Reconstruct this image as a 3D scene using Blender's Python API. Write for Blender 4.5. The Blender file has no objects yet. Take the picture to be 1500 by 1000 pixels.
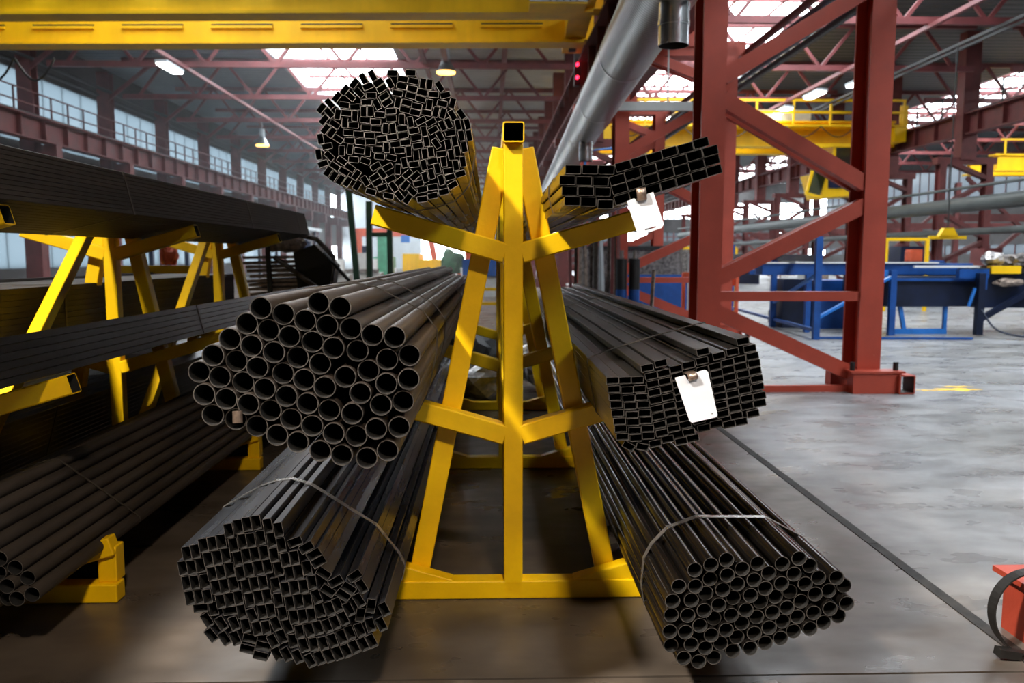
import bpy, bmesh, math, random
from mathutils import Vector, Matrix
random.seed(7)
SC = bpy.context.scene
COL = SC.collection
R = math.radians

# ------------------------------------------------------------------ camera, world, light, exposure
CAM_Z = 1.46
cam_d = bpy.data.cameras.new('camera')
cam = bpy.data.objects.new('camera', cam_d); COL.objects.link(cam)
cam_d.sensor_width = 36; cam_d.lens = 28.8; cam_d.clip_end = 400
cam.location = (0, 0, CAM_Z)
cam.rotation_euler = (R(90 - 5.947), 0, R(-1.519))
cam_d.dof.use_dof = True; cam_d.dof.focus_distance = 2.75; cam_d.dof.aperture_fstop = 3.6
SC.camera = cam
w = bpy.data.worlds.new('overcast_sky'); SC.world = w; w.use_nodes = True
bg = w.node_tree.nodes['Background']
bg.inputs['Color'].default_value = (0.86, 0.94, 1.0, 1); bg.inputs['Strength'].default_value = 13.0
SC.view_settings.view_transform = 'Standard'; SC.view_settings.look = 'None'
SC.view_settings.exposure = 0.12; SC.view_settings.gamma = 1.0; SC.view_settings.use_curve_mapping = False
SC.cycles.use_denoising = True; SC.cycles.use_adaptive_sampling = False
SC.cycles.max_bounces = 8; SC.cycles.transparent_max_bounces = 16; SC.cycles.sample_clamp_indirect = 6
SC.cycles.caustics_reflective = False; SC.cycles.caustics_refractive = False

ROOF_Z = 9.85
Y0, Y1 = -14.0, 96.0
STRIPS = [(-9.2, -3.9, 13, 96), (7.0, 12.3, -9, 96), (24.0, 30.0, 18, 96)]   # skylight strips: x range, y range
for a, b, c, d in ((-9.2, -3.9, 13, 40), (7.0, 12.3, -9, 34)):           # portals guide the daylight through the nearer skylights
    l = bpy.data.lights.new('skylight_portal', 'AREA'); l.shape = 'RECTANGLE'; l.size = b - a; l.size_y = d - c
    l.cycles.is_portal = True
    o = bpy.data.objects.new('skylight_portal', l); COL.objects.link(o); o.location = ((a + b) / 2, (c + d) / 2, ROOF_Z + .62)

# ------------------------------------------------------------------ materials
def mat(name, col, rough=.5, metal=0., var=.25, scale=6., bump=0., bscale=40., col2=None, stretch=None, rvar=.1, spec=.5):
    m = bpy.data.materials.new(name); m.use_nodes = True; nt = m.node_tree; N = nt.nodes; L = nt.links
    b = N['Principled BSDF']; b.inputs['Metallic'].default_value = metal; b.inputs['Specular IOR Level'].default_value = spec
    g = N.new('ShaderNodeNewGeometry'); vec = g.outputs['Position']
    if stretch:
        mp = N.new('ShaderNodeMapping'); mp.inputs['Scale'].default_value = stretch; L.new(vec, mp.inputs['Vector']); vec = mp.outputs['Vector']
    n = N.new('ShaderNodeTexNoise'); n.inputs['Scale'].default_value = scale; n.inputs['Detail'].default_value = 6; n.inputs['Roughness'].default_value = .6
    L.new(vec, n.inputs['Vector'])
    r = N.new('ShaderNodeValToRGB'); e = r.color_ramp.elements
    c2 = col2 or tuple(c * (1 - var) for c in col)
    c1 = col if col2 else tuple(min(1, c * (1 + var)) for c in col)
    e[0].position = .36; e[1].position = .64; e[0].color = (*c2, 1); e[1].color = (*c1, 1)
    L.new(n.outputs['Fac'], r.inputs['Fac']); L.new(r.outputs['Color'], b.inputs['Base Color'])
    mr = N.new('ShaderNodeMapRange'); mr.inputs['To Min'].default_value = max(.03, rough - rvar); mr.inputs['To Max'].default_value = min(1, rough + rvar)
    L.new(n.outputs['Fac'], mr.inputs['Value']); L.new(mr.outputs['Result'], b.inputs['Roughness'])
    if bump:
        n2 = N.new('ShaderNodeTexNoise'); n2.inputs['Scale'].default_value = bscale; n2.inputs['Detail'].default_value = 4; L.new(vec, n2.inputs['Vector'])
        bp = N.new('ShaderNodeBump'); bp.inputs['Strength'].default_value = bump; bp.inputs['Distance'].default_value = .01
        L.new(n2.outputs['Fac'], bp.inputs['Height']); L.new(bp.outputs['Normal'], b.inputs['Normal'])
    return m

def emit(name, col, s):
    m = bpy.data.materials.new(name); m.use_nodes = True; b = m.node_tree.nodes['Principled BSDF']
    b.inputs['Base Color'].default_value = (*col, 1); b.inputs['Emission Color'].default_value = (*col, 1); b.inputs['Emission Strength'].default_value = s
    return m

def scuffed(name, col, under, thr, rough=.42, zfade=None):
    """paint with chips and scratches that show the ground below"""
    m = mat(name, col, rough, 0, .10, 3., .08, 60.)
    nt = m.node_tree; N = nt.nodes; L = nt.links; b = N['Principled BSDF']
    old = b.inputs['Base Color'].links[0].from_socket
    g = N.new('ShaderNodeNewGeometry'); n = N.new('ShaderNodeTexNoise'); n.inputs['Scale'].default_value = 17; n.inputs['Detail'].default_value = 9; n.inputs['Roughness'].default_value = .7
    L.new(g.outputs['Position'], n.inputs['Vector'])
    r = N.new('ShaderNodeValToRGB'); r.color_ramp.elements[0].position = thr; r.color_ramp.elements[1].position = thr + .05
    L.new(n.outputs['Fac'], r.inputs['Fac'])
    mx = N.new('ShaderNodeMix'); mx.data_type = 'RGBA'; L.new(r.outputs['Color'], mx.inputs[0]); L.new(old, mx.inputs[6]); mx.inputs[7].default_value = (*under, 1)
    L.new(mx.outputs[2], b.inputs['Base Color'])
    return m

M = {}
M['yellow'] = scuffed('yellow_paint', (.90, .555, .0005), (.45, .28, .01), .70, .40)
M['crane_yellow'] = mat('crane_yellow', (.90, .53, .001), .5, 0, .12, 1.2, 0, stretch=(1, 1, .2))
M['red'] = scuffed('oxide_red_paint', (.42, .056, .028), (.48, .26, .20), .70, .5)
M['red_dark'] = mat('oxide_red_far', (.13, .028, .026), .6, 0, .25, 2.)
M['truss'] = mat('truss_paint', (.17, .042, .043), .55, 0, .2, 2.)
M['steel_dark'] = mat('dark_steel_tube', (.032, .030, .029), .34, .7, .35, 9., .03, 90., stretch=(1, .12, 1))
M['steel_brown'] = mat('oxidised_pipe', (.052, .040, .033), .48, .45, .35, 8., .05, 90., stretch=(1, .15, 1), col2=(.038, .029, .024))
M['steel_matte'] = mat('dusty_brown_tube', (.040, .032, .026), .6, .15, .35, 8., .05, 90., stretch=(1, .15, 1), spec=.25)
M['steel_gloss'] = mat('oiled_tube', (.13, .12, .11), .26, .95, .3, 9., .02, 90., stretch=(1, .12, 1))
M['steel_blue'] = mat('blued_tube', (.048, .048, .055), .28, .8, .3, 8., .02, 90., stretch=(1, .1, 1))
M['steel_pipe'] = mat('drawn_pipe', (.042, .036, .032), .17, .9, .3, 10., .02, 90., stretch=(1, .1, 1))
M['rim'] = mat('cut_steel_edge', (.50, .47, .45), .35, .7, .35, 60.)
M['rim_dim'] = mat('cut_steel_edge_dull', (.13, .122, .115), .38, .75, .5, 60.)
M['strip'] = mat('floor_strip_steel', (.030, .029, .028), .65, .1, .5, 12., spec=.3)
M['strap'] = mat('steel_strap', (.42, .41, .40), .28, .9, .2, 20.)
M['strap_dark'] = mat('dull_strap', (.07, .06, .05), .5, .6, .3, 20.)
M['wire'] = mat('tie_wire', (.16, .12, .07), .45, .7, .3, 20.)
M['galv'] = mat('galvanised_sheet', (.44, .46, .47), .30, .95, .18, 3., .04, 30., rvar=.08)
M['pipe_grey'] = mat('grey_green_pipe', (.065, .075, .072), .5, .2, .2, 2.)
M['galv_bright'] = mat('bright_galvanised_sheet', (.78, .80, .82), .24, .9, .12, 5., .04, 30.)
M['card'] = mat('white_card', (.62, .66, .74), .6, 0, .03, 8.)
M['clip'] = mat('clip_steel', (.30, .22, .17), .35, .8, .3, 30.)
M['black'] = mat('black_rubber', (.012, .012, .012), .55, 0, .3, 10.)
M['blue'] = mat('blue_paint', (.007, .065, .27), .4, 0, .2, 4.)
M['blue_light'] = mat('bright_blue_paint', (.02, .16, .52), .4, 0, .15, 4.)
M['navy'] = mat('navy_paint', (.003, .008, .03), .42, 0, .3, 3.)
M['white_panel'] = mat('white_sheet', (.50, .55, .58), .6, 0, .08, 1.5)
M['grey_wall'] = mat('grey_wall', (.075, .07, .07), .8, 0, .2, 1.)
M['grey_box'] = mat('grey_cabinet', (.45, .46, .45), .5, 0, .1, 3.)
M['green'] = mat('dark_green_paint', (.02, .07, .035), .5, 0, .3, 3.)
M['green2'] = mat('machine_green', (.05, .28, .16), .5, 0, .2, 3.)
M['orange'] = mat('orange_red_paint', (.62, .10, .04), .5, 0, .15, 3.)
M['white'] = mat('white_paint', (.75, .76, .76), .5, 0, .05, 3.)
M['scrap'] = mat('scrap_metal', (.16, .14, .13), .5, .6, .6, 12.)
M['rust_plate'] = mat('rusty_plate', (.26, .20, .16), .6, .3, .4, 14.)
M['foil'] = mat('plastic_wrap', (.36, .34, .33), .25, .2, .5, 9., .6, 14.)
M['soil'] = mat('packed_dirt', (.05, .045, .04), .9, 0, .4, 5.)
M['lamp_warm'] = emit('warm_lamp_glass', (1, .50, .12), 5)
M['lamp_cool'] = emit('cool_lamp_tube', (.95, 1, .95), 12)
M['led_red'] = emit('red_signal_lamp', (1, .02, .06), 6)

def glass(name, tint, tr, back=None):
    m = bpy.data.materials.new(name); m.use_nodes = True; nt = m.node_tree; N = nt.nodes; L = nt.links
    N.remove(N['Principled BSDF']); out = N['Material Output']
    t = N.new('ShaderNodeBsdfTransparent'); t.inputs['Color'].default_value = (*tint, 1)
    d = N.new('ShaderNodeBsdfTranslucent'); d.inputs['Color'].default_value = (*tint, 1)
    g = N.new('ShaderNodeTexNoise'); g.inputs['Scale'].default_value = 1.5
    ge = N.new('ShaderNodeNewGeometry'); L.new(ge.outputs['Position'], g.inputs['Vector'])
    mr = N.new('ShaderNodeMapRange'); mr.inputs['To Min'].default_value = max(0, tr - .1); mr.inputs['To Max'].default_value = min(1, tr + .1)
    L.new(g.outputs['Fac'], mr.inputs['Value'])
    mx = N.new('ShaderNodeMixShader'); L.new(mr.outputs['Result'], mx.inputs[0]); L.new(d.outputs[0], mx.inputs[1]); L.new(t.outputs[0], mx.inputs[2])
    gl = N.new('ShaderNodeBsdfGlossy'); gl.inputs['Roughness'].default_value = .15
    m2 = N.new('ShaderNodeMixShader'); m2.inputs[0].default_value = .04; L.new(mx.outputs[0], m2.inputs[1]); L.new(gl.outputs[0], m2.inputs[2])
    L.new(m2.outputs[0], out.inputs['Surface'])
    return m
M['sky_glass'] = glass('skylight_glazing', (.95, .95, .95), 1.1)
M['dirty_glass'] = glass('dusty_window_glass', (.16, .17, .18), .55)
M['wall_glass'] = glass('translucent_wall_sheet', (.19, .215, .23), .0)
M['cab_glass'] = glass('cab_window', (.35, .42, .42), .8)

def floor_mat():
    m = bpy.data.materials.new('worn_concrete'); m.use_nodes = True; nt = m.node_tree; N = nt.nodes; L = nt.links; b = N['Principled BSDF']
    g = N.new('ShaderNodeNewGeometry')
    def noise(sc, det, st=None, ro=.6):
        n = N.new('ShaderNodeTexNoise'); n.inputs['Scale'].default_value = sc; n.inputs['Detail'].default_value = det; n.inputs['Roughness'].default_value = ro
        if st:
            mp = N.new('ShaderNodeMapping'); mp.inputs['Scale'].default_value = st; L.new(g.outputs['Position'], mp.inputs['Vector']); L.new(mp.outputs['Vector'], n.inputs['Vector'])
        else: L.new(g.outputs['Position'], n.inputs['Vector'])
        return n.outputs['Fac']
    def ramp(s, p0, c0, p1, c1):
        r = N.new('ShaderNodeValToRGB'); e = r.color_ramp.elements; e[0].position = p0; e[0].color = (*c0, 1); e[1].position = p1; e[1].color = (*c1, 1); L.new(s, r.inputs['Fac']); return r.outputs['Color']
    def mix(kind, f, a, b_):
        x = N.new('ShaderNodeMix'); x.data_type = 'RGBA'; x.blend_type = kind
        if isinstance(f, float): x.inputs[0].default_value = f
        else: L.new(f, x.inputs[0])
        L.new(a, x.inputs[6]); L.new(b_, x.inputs[7]); return x.outputs[2]
    big = noise(.55, 4)
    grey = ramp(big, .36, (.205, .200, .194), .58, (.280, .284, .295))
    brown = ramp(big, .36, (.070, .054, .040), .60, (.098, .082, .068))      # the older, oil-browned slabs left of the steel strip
    sx = N.new('ShaderNodeSeparateXYZ'); L.new(g.outputs['Position'], sx.inputs[0])
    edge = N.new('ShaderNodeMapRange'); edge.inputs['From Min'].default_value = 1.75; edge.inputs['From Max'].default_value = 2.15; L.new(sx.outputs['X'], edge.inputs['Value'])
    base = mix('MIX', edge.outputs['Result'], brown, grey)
    streak = ramp(noise(1.1, 4, (1.0, 2.4, 1), .55), .33, (.66, .66, .66), .68, (1.12, 1.12, 1.12))
    fine = ramp(noise(9, 3, (1, 1.5, 1), .5), .3, (.90, .90, .90), .7, (1.06, 1.06, 1.06))
    c = mix('MULTIPLY', 1.0, base, streak); c = mix('MULTIPLY', 1.0, c, fine)
    stain = ramp(noise(1.4, 5, (1, 1.7, 1), .55), .42, (1.1, 1.1, 1.1), .78, (.45, .43, .42))
    c = mix('MULTIPLY', .75, c, stain)
    L.new(c, b.inputs['Base Color'])
    mr = N.new('ShaderNodeMapRange'); mr.inputs['From Min'].default_value = .3; mr.inputs['From Max'].default_value = .7; mr.inputs['To Min'].default_value = .20; mr.inputs['To Max'].default_value = .50
    L.new(noise(2.2, 3, (1, 1.6, 1)), mr.inputs['Value']); L.new(mr.outputs['Result'], b.inputs['Roughness'])
    return m
M['floor'] = floor_mat()

def ribbed(name, col, axis, pitch, rough=.6, st=.9):
    m = mat(name, col, rough, 0, .12, .8)
    nt = m.node_tree; N = nt.nodes; L = nt.links; b = N['Principled BSDF']
    g = N.new('ShaderNodeNewGeometry'); wv = N.new('ShaderNodeTexWave'); wv.bands_direction = axis; wv.inputs['Scale'].default_value = 1 / pitch / 3.18 * 1.0
    L.new(g.outputs['Position'], wv.inputs['Vector'])
    bp = N.new('ShaderNodeBump'); bp.inputs['Strength'].default_value = st; bp.inputs['Distance'].default_value = pitch * .1
    L.new(wv.outputs['Fac'], bp.inputs['Height']); L.new(bp.outputs['Normal'], b.inputs['Normal'])
    return m
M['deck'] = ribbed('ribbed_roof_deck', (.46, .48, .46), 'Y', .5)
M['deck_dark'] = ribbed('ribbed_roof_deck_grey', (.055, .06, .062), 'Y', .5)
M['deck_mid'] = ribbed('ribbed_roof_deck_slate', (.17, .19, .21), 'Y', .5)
M['duct'] = ribbed('spiral_seam_duct', (.26, .28, .275), 'Y', .055, .34, .5)
M['duct'].node_tree.nodes['Principled BSDF'].inputs['Metallic'].default_value = .95

# ------------------------------------------------------------------ helpers
_cubes = {}
def cube(m):
    if m not in _cubes:
        me = bpy.data.meshes.new('block'); bm = bmesh.new(); bmesh.ops.create_cube(bm, size=1); bm.to_mesh(me); bm.free(); me.materials.append(M[m]); _cubes[m] = me
    return _cubes[m]
_bev = {}
def bevcube(m, sx, sy, sz, bev):
    k = (m, round(sx, 4), round(sy, 4), round(sz, 4), bev)
    if k not in _bev:
        me = bpy.data.meshes.new('section'); bm = bmesh.new(); bmesh.ops.create_cube(bm, size=1); bmesh.ops.scale(bm, vec=(sx, sy, sz), verts=bm.verts)
        bmesh.ops.bevel(bm, geom=bm.edges[:], offset=bev, segments=2, affect='EDGES', profile=.5); bm.to_mesh(me); bm.free(); me.materials.append(M[m]); _bev[k] = me
    return _bev[k]
WORLD = {}
def tag(o, label, cat, group=None, kind=None):
    o['label'] = label
    if cat: o['category'] = cat
    if group: o['group'] = group
    if kind: o['kind'] = kind
    return o
def thing(name, label, cat, loc=(0, 0, 0), group=None, kind=None):
    """an Empty at the thing's base that parents its parts"""
    o = bpy.data.objects.new(name, None); COL.objects.link(o); o.location = loc; WORLD[o.name] = Matrix.Translation(Vector(loc)); o.empty_display_size = .1
    if label: tag(o, label, cat, group, kind)
    elif kind: o['kind'] = kind
    return o
def put(name, me, mtx, parent=None):
    o = bpy.data.objects.new(name, me); COL.objects.link(o); WORLD[o.name] = mtx
    if parent is not None:
        o.parent = parent; o.matrix_parent_inverse = WORLD[parent.name].inverted()
    o.matrix_basis = mtx
    return o
def frame_of(p0, p1, roll=0):
    d = (p1 - p0); L = d.length; y = d / L
    x = y.cross(Vector((0, 0, 1)))
    x = Vector((1, 0, 0)) if x.length < 1e-4 else x.normalized()
    z = x.cross(y)
    m = Matrix((x, y, z)).transposed().to_4x4(); m.translation = (p0 + p1) / 2
    return (m @ Matrix.Rotation(roll, 4, 'Y') if roll else m), L
def bar(name, p0, p1, wd, ht, m, parent=None, bev=None, roll=0):
    """a straight member; wd is its horizontal width, ht its other side"""
    f, L = frame_of(Vector(p0), Vector(p1), roll)
    if bev: return put(name, bevcube(m, wd, L, ht, bev), f, parent)
    return put(name, cube(m), f @ Matrix.Diagonal((wd, L, ht, 1)), parent)
def box(name, lo, hi, m, parent=None, bev=None, rz=0):
    lo, hi = Vector(lo), Vector(hi); c = (lo + hi) / 2; s = hi - lo
    f = Matrix.Translation(c) @ Matrix.Rotation(rz, 4, 'Z')
    if bev: return put(name, bevcube(m, s.x, s.y, s.z, bev), f, parent)
    return put(name, cube(m), f @ Matrix.Diagonal((s.x, s.y, s.z, 1)), parent)
def mesh(name, vs, fs, mats, idx=None, smooth=None):
    me = bpy.data.meshes.new(name); me.from_pydata(vs, [], fs)
    for q in (mats if isinstance(mats, (list, tuple)) else [mats]): me.materials.append(M[q])
    if idx: me.polygons.foreach_set('material_index', idx)
    if smooth: me.polygons.foreach_set('use_smooth', smooth)
    me.update(); return me
def hollow(name, outer, inner, L, mats, smooth=False):
    """open tube along +Y; slot 0 wall outside, 1 cut ends, 2 bore"""
    n = len(outer); vs = []; fs = []; ix = []; sm = []
    for ring, y in ((outer, 0), (outer, L), (inner, 0), (inner, L)): vs += [(x, y, z) for x, z in ring]
    for i in range(n):
        j = (i + 1) % n
        fs += [(i, j, n + j, n + i), (2*n + j, 2*n + i, 3*n + i, 3*n + j), (j, i, 2*n + i, 2*n + j), (n + i, n + j, 3*n + j, 3*n + i)]
        ix += [0, 2, 1, 1]; sm += [smooth, smooth, False, False]
    me = mesh(name, vs, fs, mats, ix, sm)
    if smooth:
        rim = set()
        for p in me.polygons:
            if p.material_index == 1: rim.update(p.edge_keys)
        for e in me.edges:
            if tuple(sorted(e.vertices)) in rim: e.use_edge_sharp = True
    return me
def rrect(wd, ht, c):
    a, b = wd / 2, ht / 2
    return [(-a + c, -b), (a - c, -b), (a, -b + c), (a, b - c), (a - c, b), (-a + c, b), (-a, b - c), (-a, -b + c)]
def circ(r, n): return [(r * math.cos(2*math.pi*i/n), r * math.sin(2*math.pi*i/n)) for i in range(n)]
def extrude(name, poly, L, m, axis='Z'):
    """solid prism: poly in the plane, extruded along the axis from 0 to L"""
    n = len(poly)
    f = {'Z': lambda a, b, t: (a, b, t), 'Y': lambda a, b, t: (a, t, b), 'X': lambda a, b, t: (t, a, b)}[axis]
    vs = [f(a, b, 0) for a, b in poly] + [f(a, b, L) for a, b in poly]
    fs = [(i, (i+1) % n, n + (i+1) % n, n + i) for i in range(n)] + [tuple(range(n))[::-1], tuple(range(n, 2*n))]
    me = mesh(name, vs, fs, m)
    bm = bmesh.new(); bm.from_mesh(me); bmesh.ops.recalc_face_normals(bm, faces=bm.faces); bm.to_mesh(me); bm.free(); return me
def tube_path(name, pts, r, m, parent=None, n=8, closed=False):
    """round cable or hose along a polyline"""
    P = [Vector(p) for p in pts]; vs = []; fs = []; k = len(P)
    for i, p in enumerate(P):
        a = P[(i-1) % k] if (closed or i) else P[i]; b = P[(i+1) % k] if (closed or i < k-1) else P[i]
        t = (b - a).normalized(); u = t.cross(Vector((0, 0, 1)))
        u = u.normalized() if u.length > 1e-3 else Vector((1, 0, 0)); v = u.cross(t)
        vs += [tuple(p + u * (r * math.cos(2*math.pi*j/n)) + v * (r * math.sin(2*math.pi*j/n))) for j in range(n)]
    for i in range(k if closed else k-1):
        a, b = i * n, ((i+1) % k) * n
        fs += [(a + j, a + (j+1) % n, b + (j+1) % n, b + j) for j in range(n)]
    if not closed: fs += [tuple(range(n))[::-1], tuple(range((k-1)*n, k*n))]
    return put(name, mesh(name, vs, fs, m, None, [True]*len(fs)), Matrix.Identity(4), parent)
def cyl(name, p0, p1, r, m, parent=None, n=24, r2=None):
    return_f, L = frame_of(Vector(p0), Vector(p1)); r2 = r if r2 is None else r2
    vs = [(r*math.cos(2*math.pi*i/n), -L/2, r*math.sin(2*math.pi*i/n)) for i in range(n)] + [(r2*math.cos(2*math.pi*i/n), L/2, r2*math.sin(2*math.pi*i/n)) for i in range(n)]
    fs = [(i, n+i, n+(i+1) % n, (i+1) % n) for i in range(n)] + [tuple(range(n)), tuple(range(n, 2*n))[::-1]]
    me = mesh(name, vs, fs, m, None, [True]*n + [False]*2)
    for e in me.edges:
        a, b = e.vertices
        if (a < n) == (b < n): e.use_edge_sharp = True
    return put(name, me, return_f, parent)
ORD = ['first', 'second', 'third', 'fourth', 'fifth', 'sixth', 'seventh', 'eighth', 'ninth', 'tenth', 'eleventh', 'twelfth', 'thirteenth', 'fourteenth', 'fifteenth']

# ------------------------------------------------------------------ the hall: floor, walls, roof
XL, XR = -17.4, 37.0
fl = thing('floor', None, None, kind='structure'); fl['label'] = 'worn grey concrete floor of the hall'
box('sub_base', (XL, Y0, -.30), (XR, Y1, -.012), 'soil', fl)
slab_me = None
JX, JY = 1.95, 2.71
xs = [JX + 6*k for k in range(-4, 7)]; ys = [JY + 6*k for k in range(-3, 17)]
for i in range(len(xs)-1):
    for j in range(len(ys)-1):
        a, b = max(xs[i], XL), min(xs[i+1], XR)
        if b - a < .1: continue
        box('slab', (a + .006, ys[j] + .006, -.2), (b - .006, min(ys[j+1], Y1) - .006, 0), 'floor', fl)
strip = thing('floor_channel_strip', 'long dark steel strip let into the concrete floor right of the racks', 'floor strip', (JX, 0, 0))
for k in range(12):
    y = Y0 + k*3.0
    box('strip_plate', (JX - .026, y + .002, -.01), (JX + .026, y + 2.998, .004), 'strip', strip)
for (cx, cy, rx, ry) in ((5.12, 8.78, .33, .12), (4.78, 8.74, .14, .05), (5.25, 8.98, .2, .06)):
    pts = []; n = 26
    for i in range(n):
        a = 2*math.pi*i/n; q = .72 + .28*math.sin(5*a + cx*9) * random.uniform(.5, 1.2)
        pts.append((cx + rx*q*math.cos(a), cy + ry*q*math.sin(a)))
    o = put('paint_spill', extrude('paint_spill', pts, .0015, 'crane_yellow'), Matrix.Translation((0, 0, .0002)))
    tag(o, {5.12: 'largest splash of yellow paint on the concrete right of the red column', 4.78: 'small yellow paint spot left of the big splash on the concrete', 5.25: 'thin yellow paint streak behind the big splash on the concrete'}[cx], 'paint splash', 'yellow paint on the floor')

def wall(name, lo, hi, m='grey_wall'):
    o = box(name, lo, hi, m); o['kind'] = 'structure'; return o
wall('wall_front', (XL - .3, Y0 - .3, 0), (XR + .3, Y0, ROOF_Z))
wl = thing('wall_left', None, None, (XL, 0, 0), kind='structure')
box('lower_wall', (XL - .25, Y0, 0), (XL, Y1, 1.0), 'grey_wall', wl)
box('middle_wall', (XL - .25, Y0, 2.6), (XL, Y1, 5.7), 'grey_wall', wl)
box('top_wall', (XL - .25, Y0, 8.3), (XL, Y1, ROOF_Z), 'grey_wall', wl)
wr = thing('wall_right', None, None, (XR, 0, 0), kind='structure')
box('lower_wall', (XR, Y0, 0), (XR + .25, Y1, 1.6), 'grey_wall', wr)
box('middle_wall', (XR, Y0, 2.3), (XR + .25, Y1, 5.6), 'grey_wall', wr)
box('top_wall', (XR, Y0, 8.6), (XR + .25, Y1, ROOF_Z), 'grey_wall', wr)
box('solid_wall', (XR, Y0, 0), (XR + .25, 24.3, ROOF_Z), 'grey_wall', wr); box('solid_wall', (XL - .25, Y0, 0), (XL, 18.3, ROOF_Z), 'grey_wall', wl)
for a, b, c, d in STRIPS: box('end_kerb', (a, c - .06, ROOF_Z), (b, c, ROOF_Z + .75), 'white_panel', wr)
COLY = [24.3 + 6*k for k in range(12)]
n = 0
for k in range(-1, 12):                                       # translucent sheeting between the left columns
    y = 24.3 + 6*k; n += 1
    if y + 6 > Y1: break
    for z0, z1 in ((5.7, 8.3), (1.0, 2.6)):
        wn = thing('window_%d' % n, None, None, (XL, y, z0), kind='structure'); n += 1
        for q in range(4): box('pane', (XL - .10, y + 1.5*q, z0), (XL - .06, y + 1.5*q + 1.495, z1), 'wall_glass', wn)
        for q in range(5): box('mullion', (XL - .16, y + 1.5*q - .02, z0), (XL - .11, y + 1.5*q + .02, z1), 'white_panel', wn)
for k in range(0, 12):                                       # clear glazing of the right wall
    y = 24.3 + 6*k
    if y + 6 > Y1: break
    for z0, z1 in ((5.6, 8.6), (1.6, 2.3)):
        wn = thing('window_%d' % n, None, None, (XR, y, z0), kind='structure'); n += 1
        for q in range(4): box('pane', (XR + .10, y + 1.5*q + .03, z0), (XR + .12, y + 1.5*q + 1.47, z1), 'dirty_glass', wn)
        for q in range(5): box('mullion', (XR + .06, y + 1.5*q - .04, z0), (XR + .16, y + 1.5*q + .04, z1), 'red_dark', wn)
# end wall with a lit gateway and windows in the side aisles
wb = thing('wall_back', None, None, (0, Y1, 0), kind='structure')
GX0, GX1, GZ = -8.0, -.2, 4.6
box('wall_panel', (XL, Y1, 0), (GX0, Y1 + .3, ROOF_Z), 'white_panel', wb)
box('wall_panel', (GX0, Y1, GZ), (GX1, Y1 + .3, ROOF_Z), 'white_panel', wb)
box('wall_panel', (GX1, Y1, 0), (6.0, Y1 + .3, ROOF_Z), 'white_panel', wb)
box('wall_panel', (6.0, Y1, 0), (XR, Y1 + .3, 3.2), 'grey_wall', wb)
box('wall_panel', (6.0, Y1, 4.2), (XR, Y1 + .3, 5.8), 'grey_wall', wb)
box('wall_panel', (6.0, Y1, 7.6), (XR, Y1 + .3, ROOF_Z), 'grey_wall', wb)
for k, x in enumerate([6.0 + 3.1*i for i in range(10)]):
    for z0, z1 in ((3.2, 4.2), (5.8, 7.6)):
        wn = thing('window_%d' % n, None, None, (x, Y1, z0), kind='structure'); n += 1
        box('pane', (x, Y1 + .1, z0), (x + 3.1, Y1 + .12, z1), 'sky_glass' if (k % 3 == 0 or z0 > 5) else 'dirty_glass', wn)
        for q in range(4): box('mullion', (x + q*.775 - .05, Y1 + .05, z0), (x + q*.775 + .05, Y1 + .2, z1), 'red_dark', wn)
        box('mullion', (x, Y1 + .05, (z0+z1)/2 - .05), (x + 3.1, Y1 + .2, (z0+z1)/2 + .05), 'red_dark', wn)
yard = box('yard_ground', (-60, Y1 + .3, -.3), (60, Y1 + 60, -.02), 'grey_wall'); tag(yard, 'pale open yard beyond the bright gateway at the far end', 'yard', kind='structure')
# roof
ce = thing('ceiling', None, None, (0, 0, ROOF_Z), kind='structure')
edges = [XL - .3] + [v for s in STRIPS for v in s[:2]] + [XR + .3]
for i in range(0, len(edges), 2):
    for k in range(18):
        a, b = Y0 + k*6.2, min(Y0 + (k+1)*6.2, Y1)
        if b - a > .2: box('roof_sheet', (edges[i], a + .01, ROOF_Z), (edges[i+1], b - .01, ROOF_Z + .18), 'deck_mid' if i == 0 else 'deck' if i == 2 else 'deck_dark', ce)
for si, (a, b, c, d) in enumerate(STRIPS):
    yy = Y0
    while yy < c:
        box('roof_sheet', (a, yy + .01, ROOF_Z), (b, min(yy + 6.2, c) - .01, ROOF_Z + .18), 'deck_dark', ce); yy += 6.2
    sk = thing('skylight', ['long glazed skylight over the left aisle, above the yellow crane', 'long glazed skylight over the aisle behind the red lattice columns', 'long glazed skylight over the farthest aisle on the right'][si], 'skylight', ((a+b)/2, 0, ROOF_Z), 'roof skylights', 'structure')
    for x in (a, b): box('kerb', (x - .06, c, ROOF_Z), (x + .06, Y1, ROOF_Z + .75), 'white_panel', sk)
    for q in range(37):
        y = c + q*3.0
        if y >= Y1 - .5: break
        box('pane', (a + .06, y + .04, ROOF_Z + .66), (b - .06, min(y + 2.96, Y1), ROOF_Z + .68), 'sky_glass', sk)
        box('glazing_bar', (a, y - .05, ROOF_Z + .60), (b, y + .05, ROOF_Z + .72), 'truss', sk)
    for x in (a + (b-a)/3, a + 2*(b-a)/3): box('glazing_bar', (x - .04, c, ROOF_Z + .62), (x + .04, Y1, ROOF_Z + .70), 'truss', sk)

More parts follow.
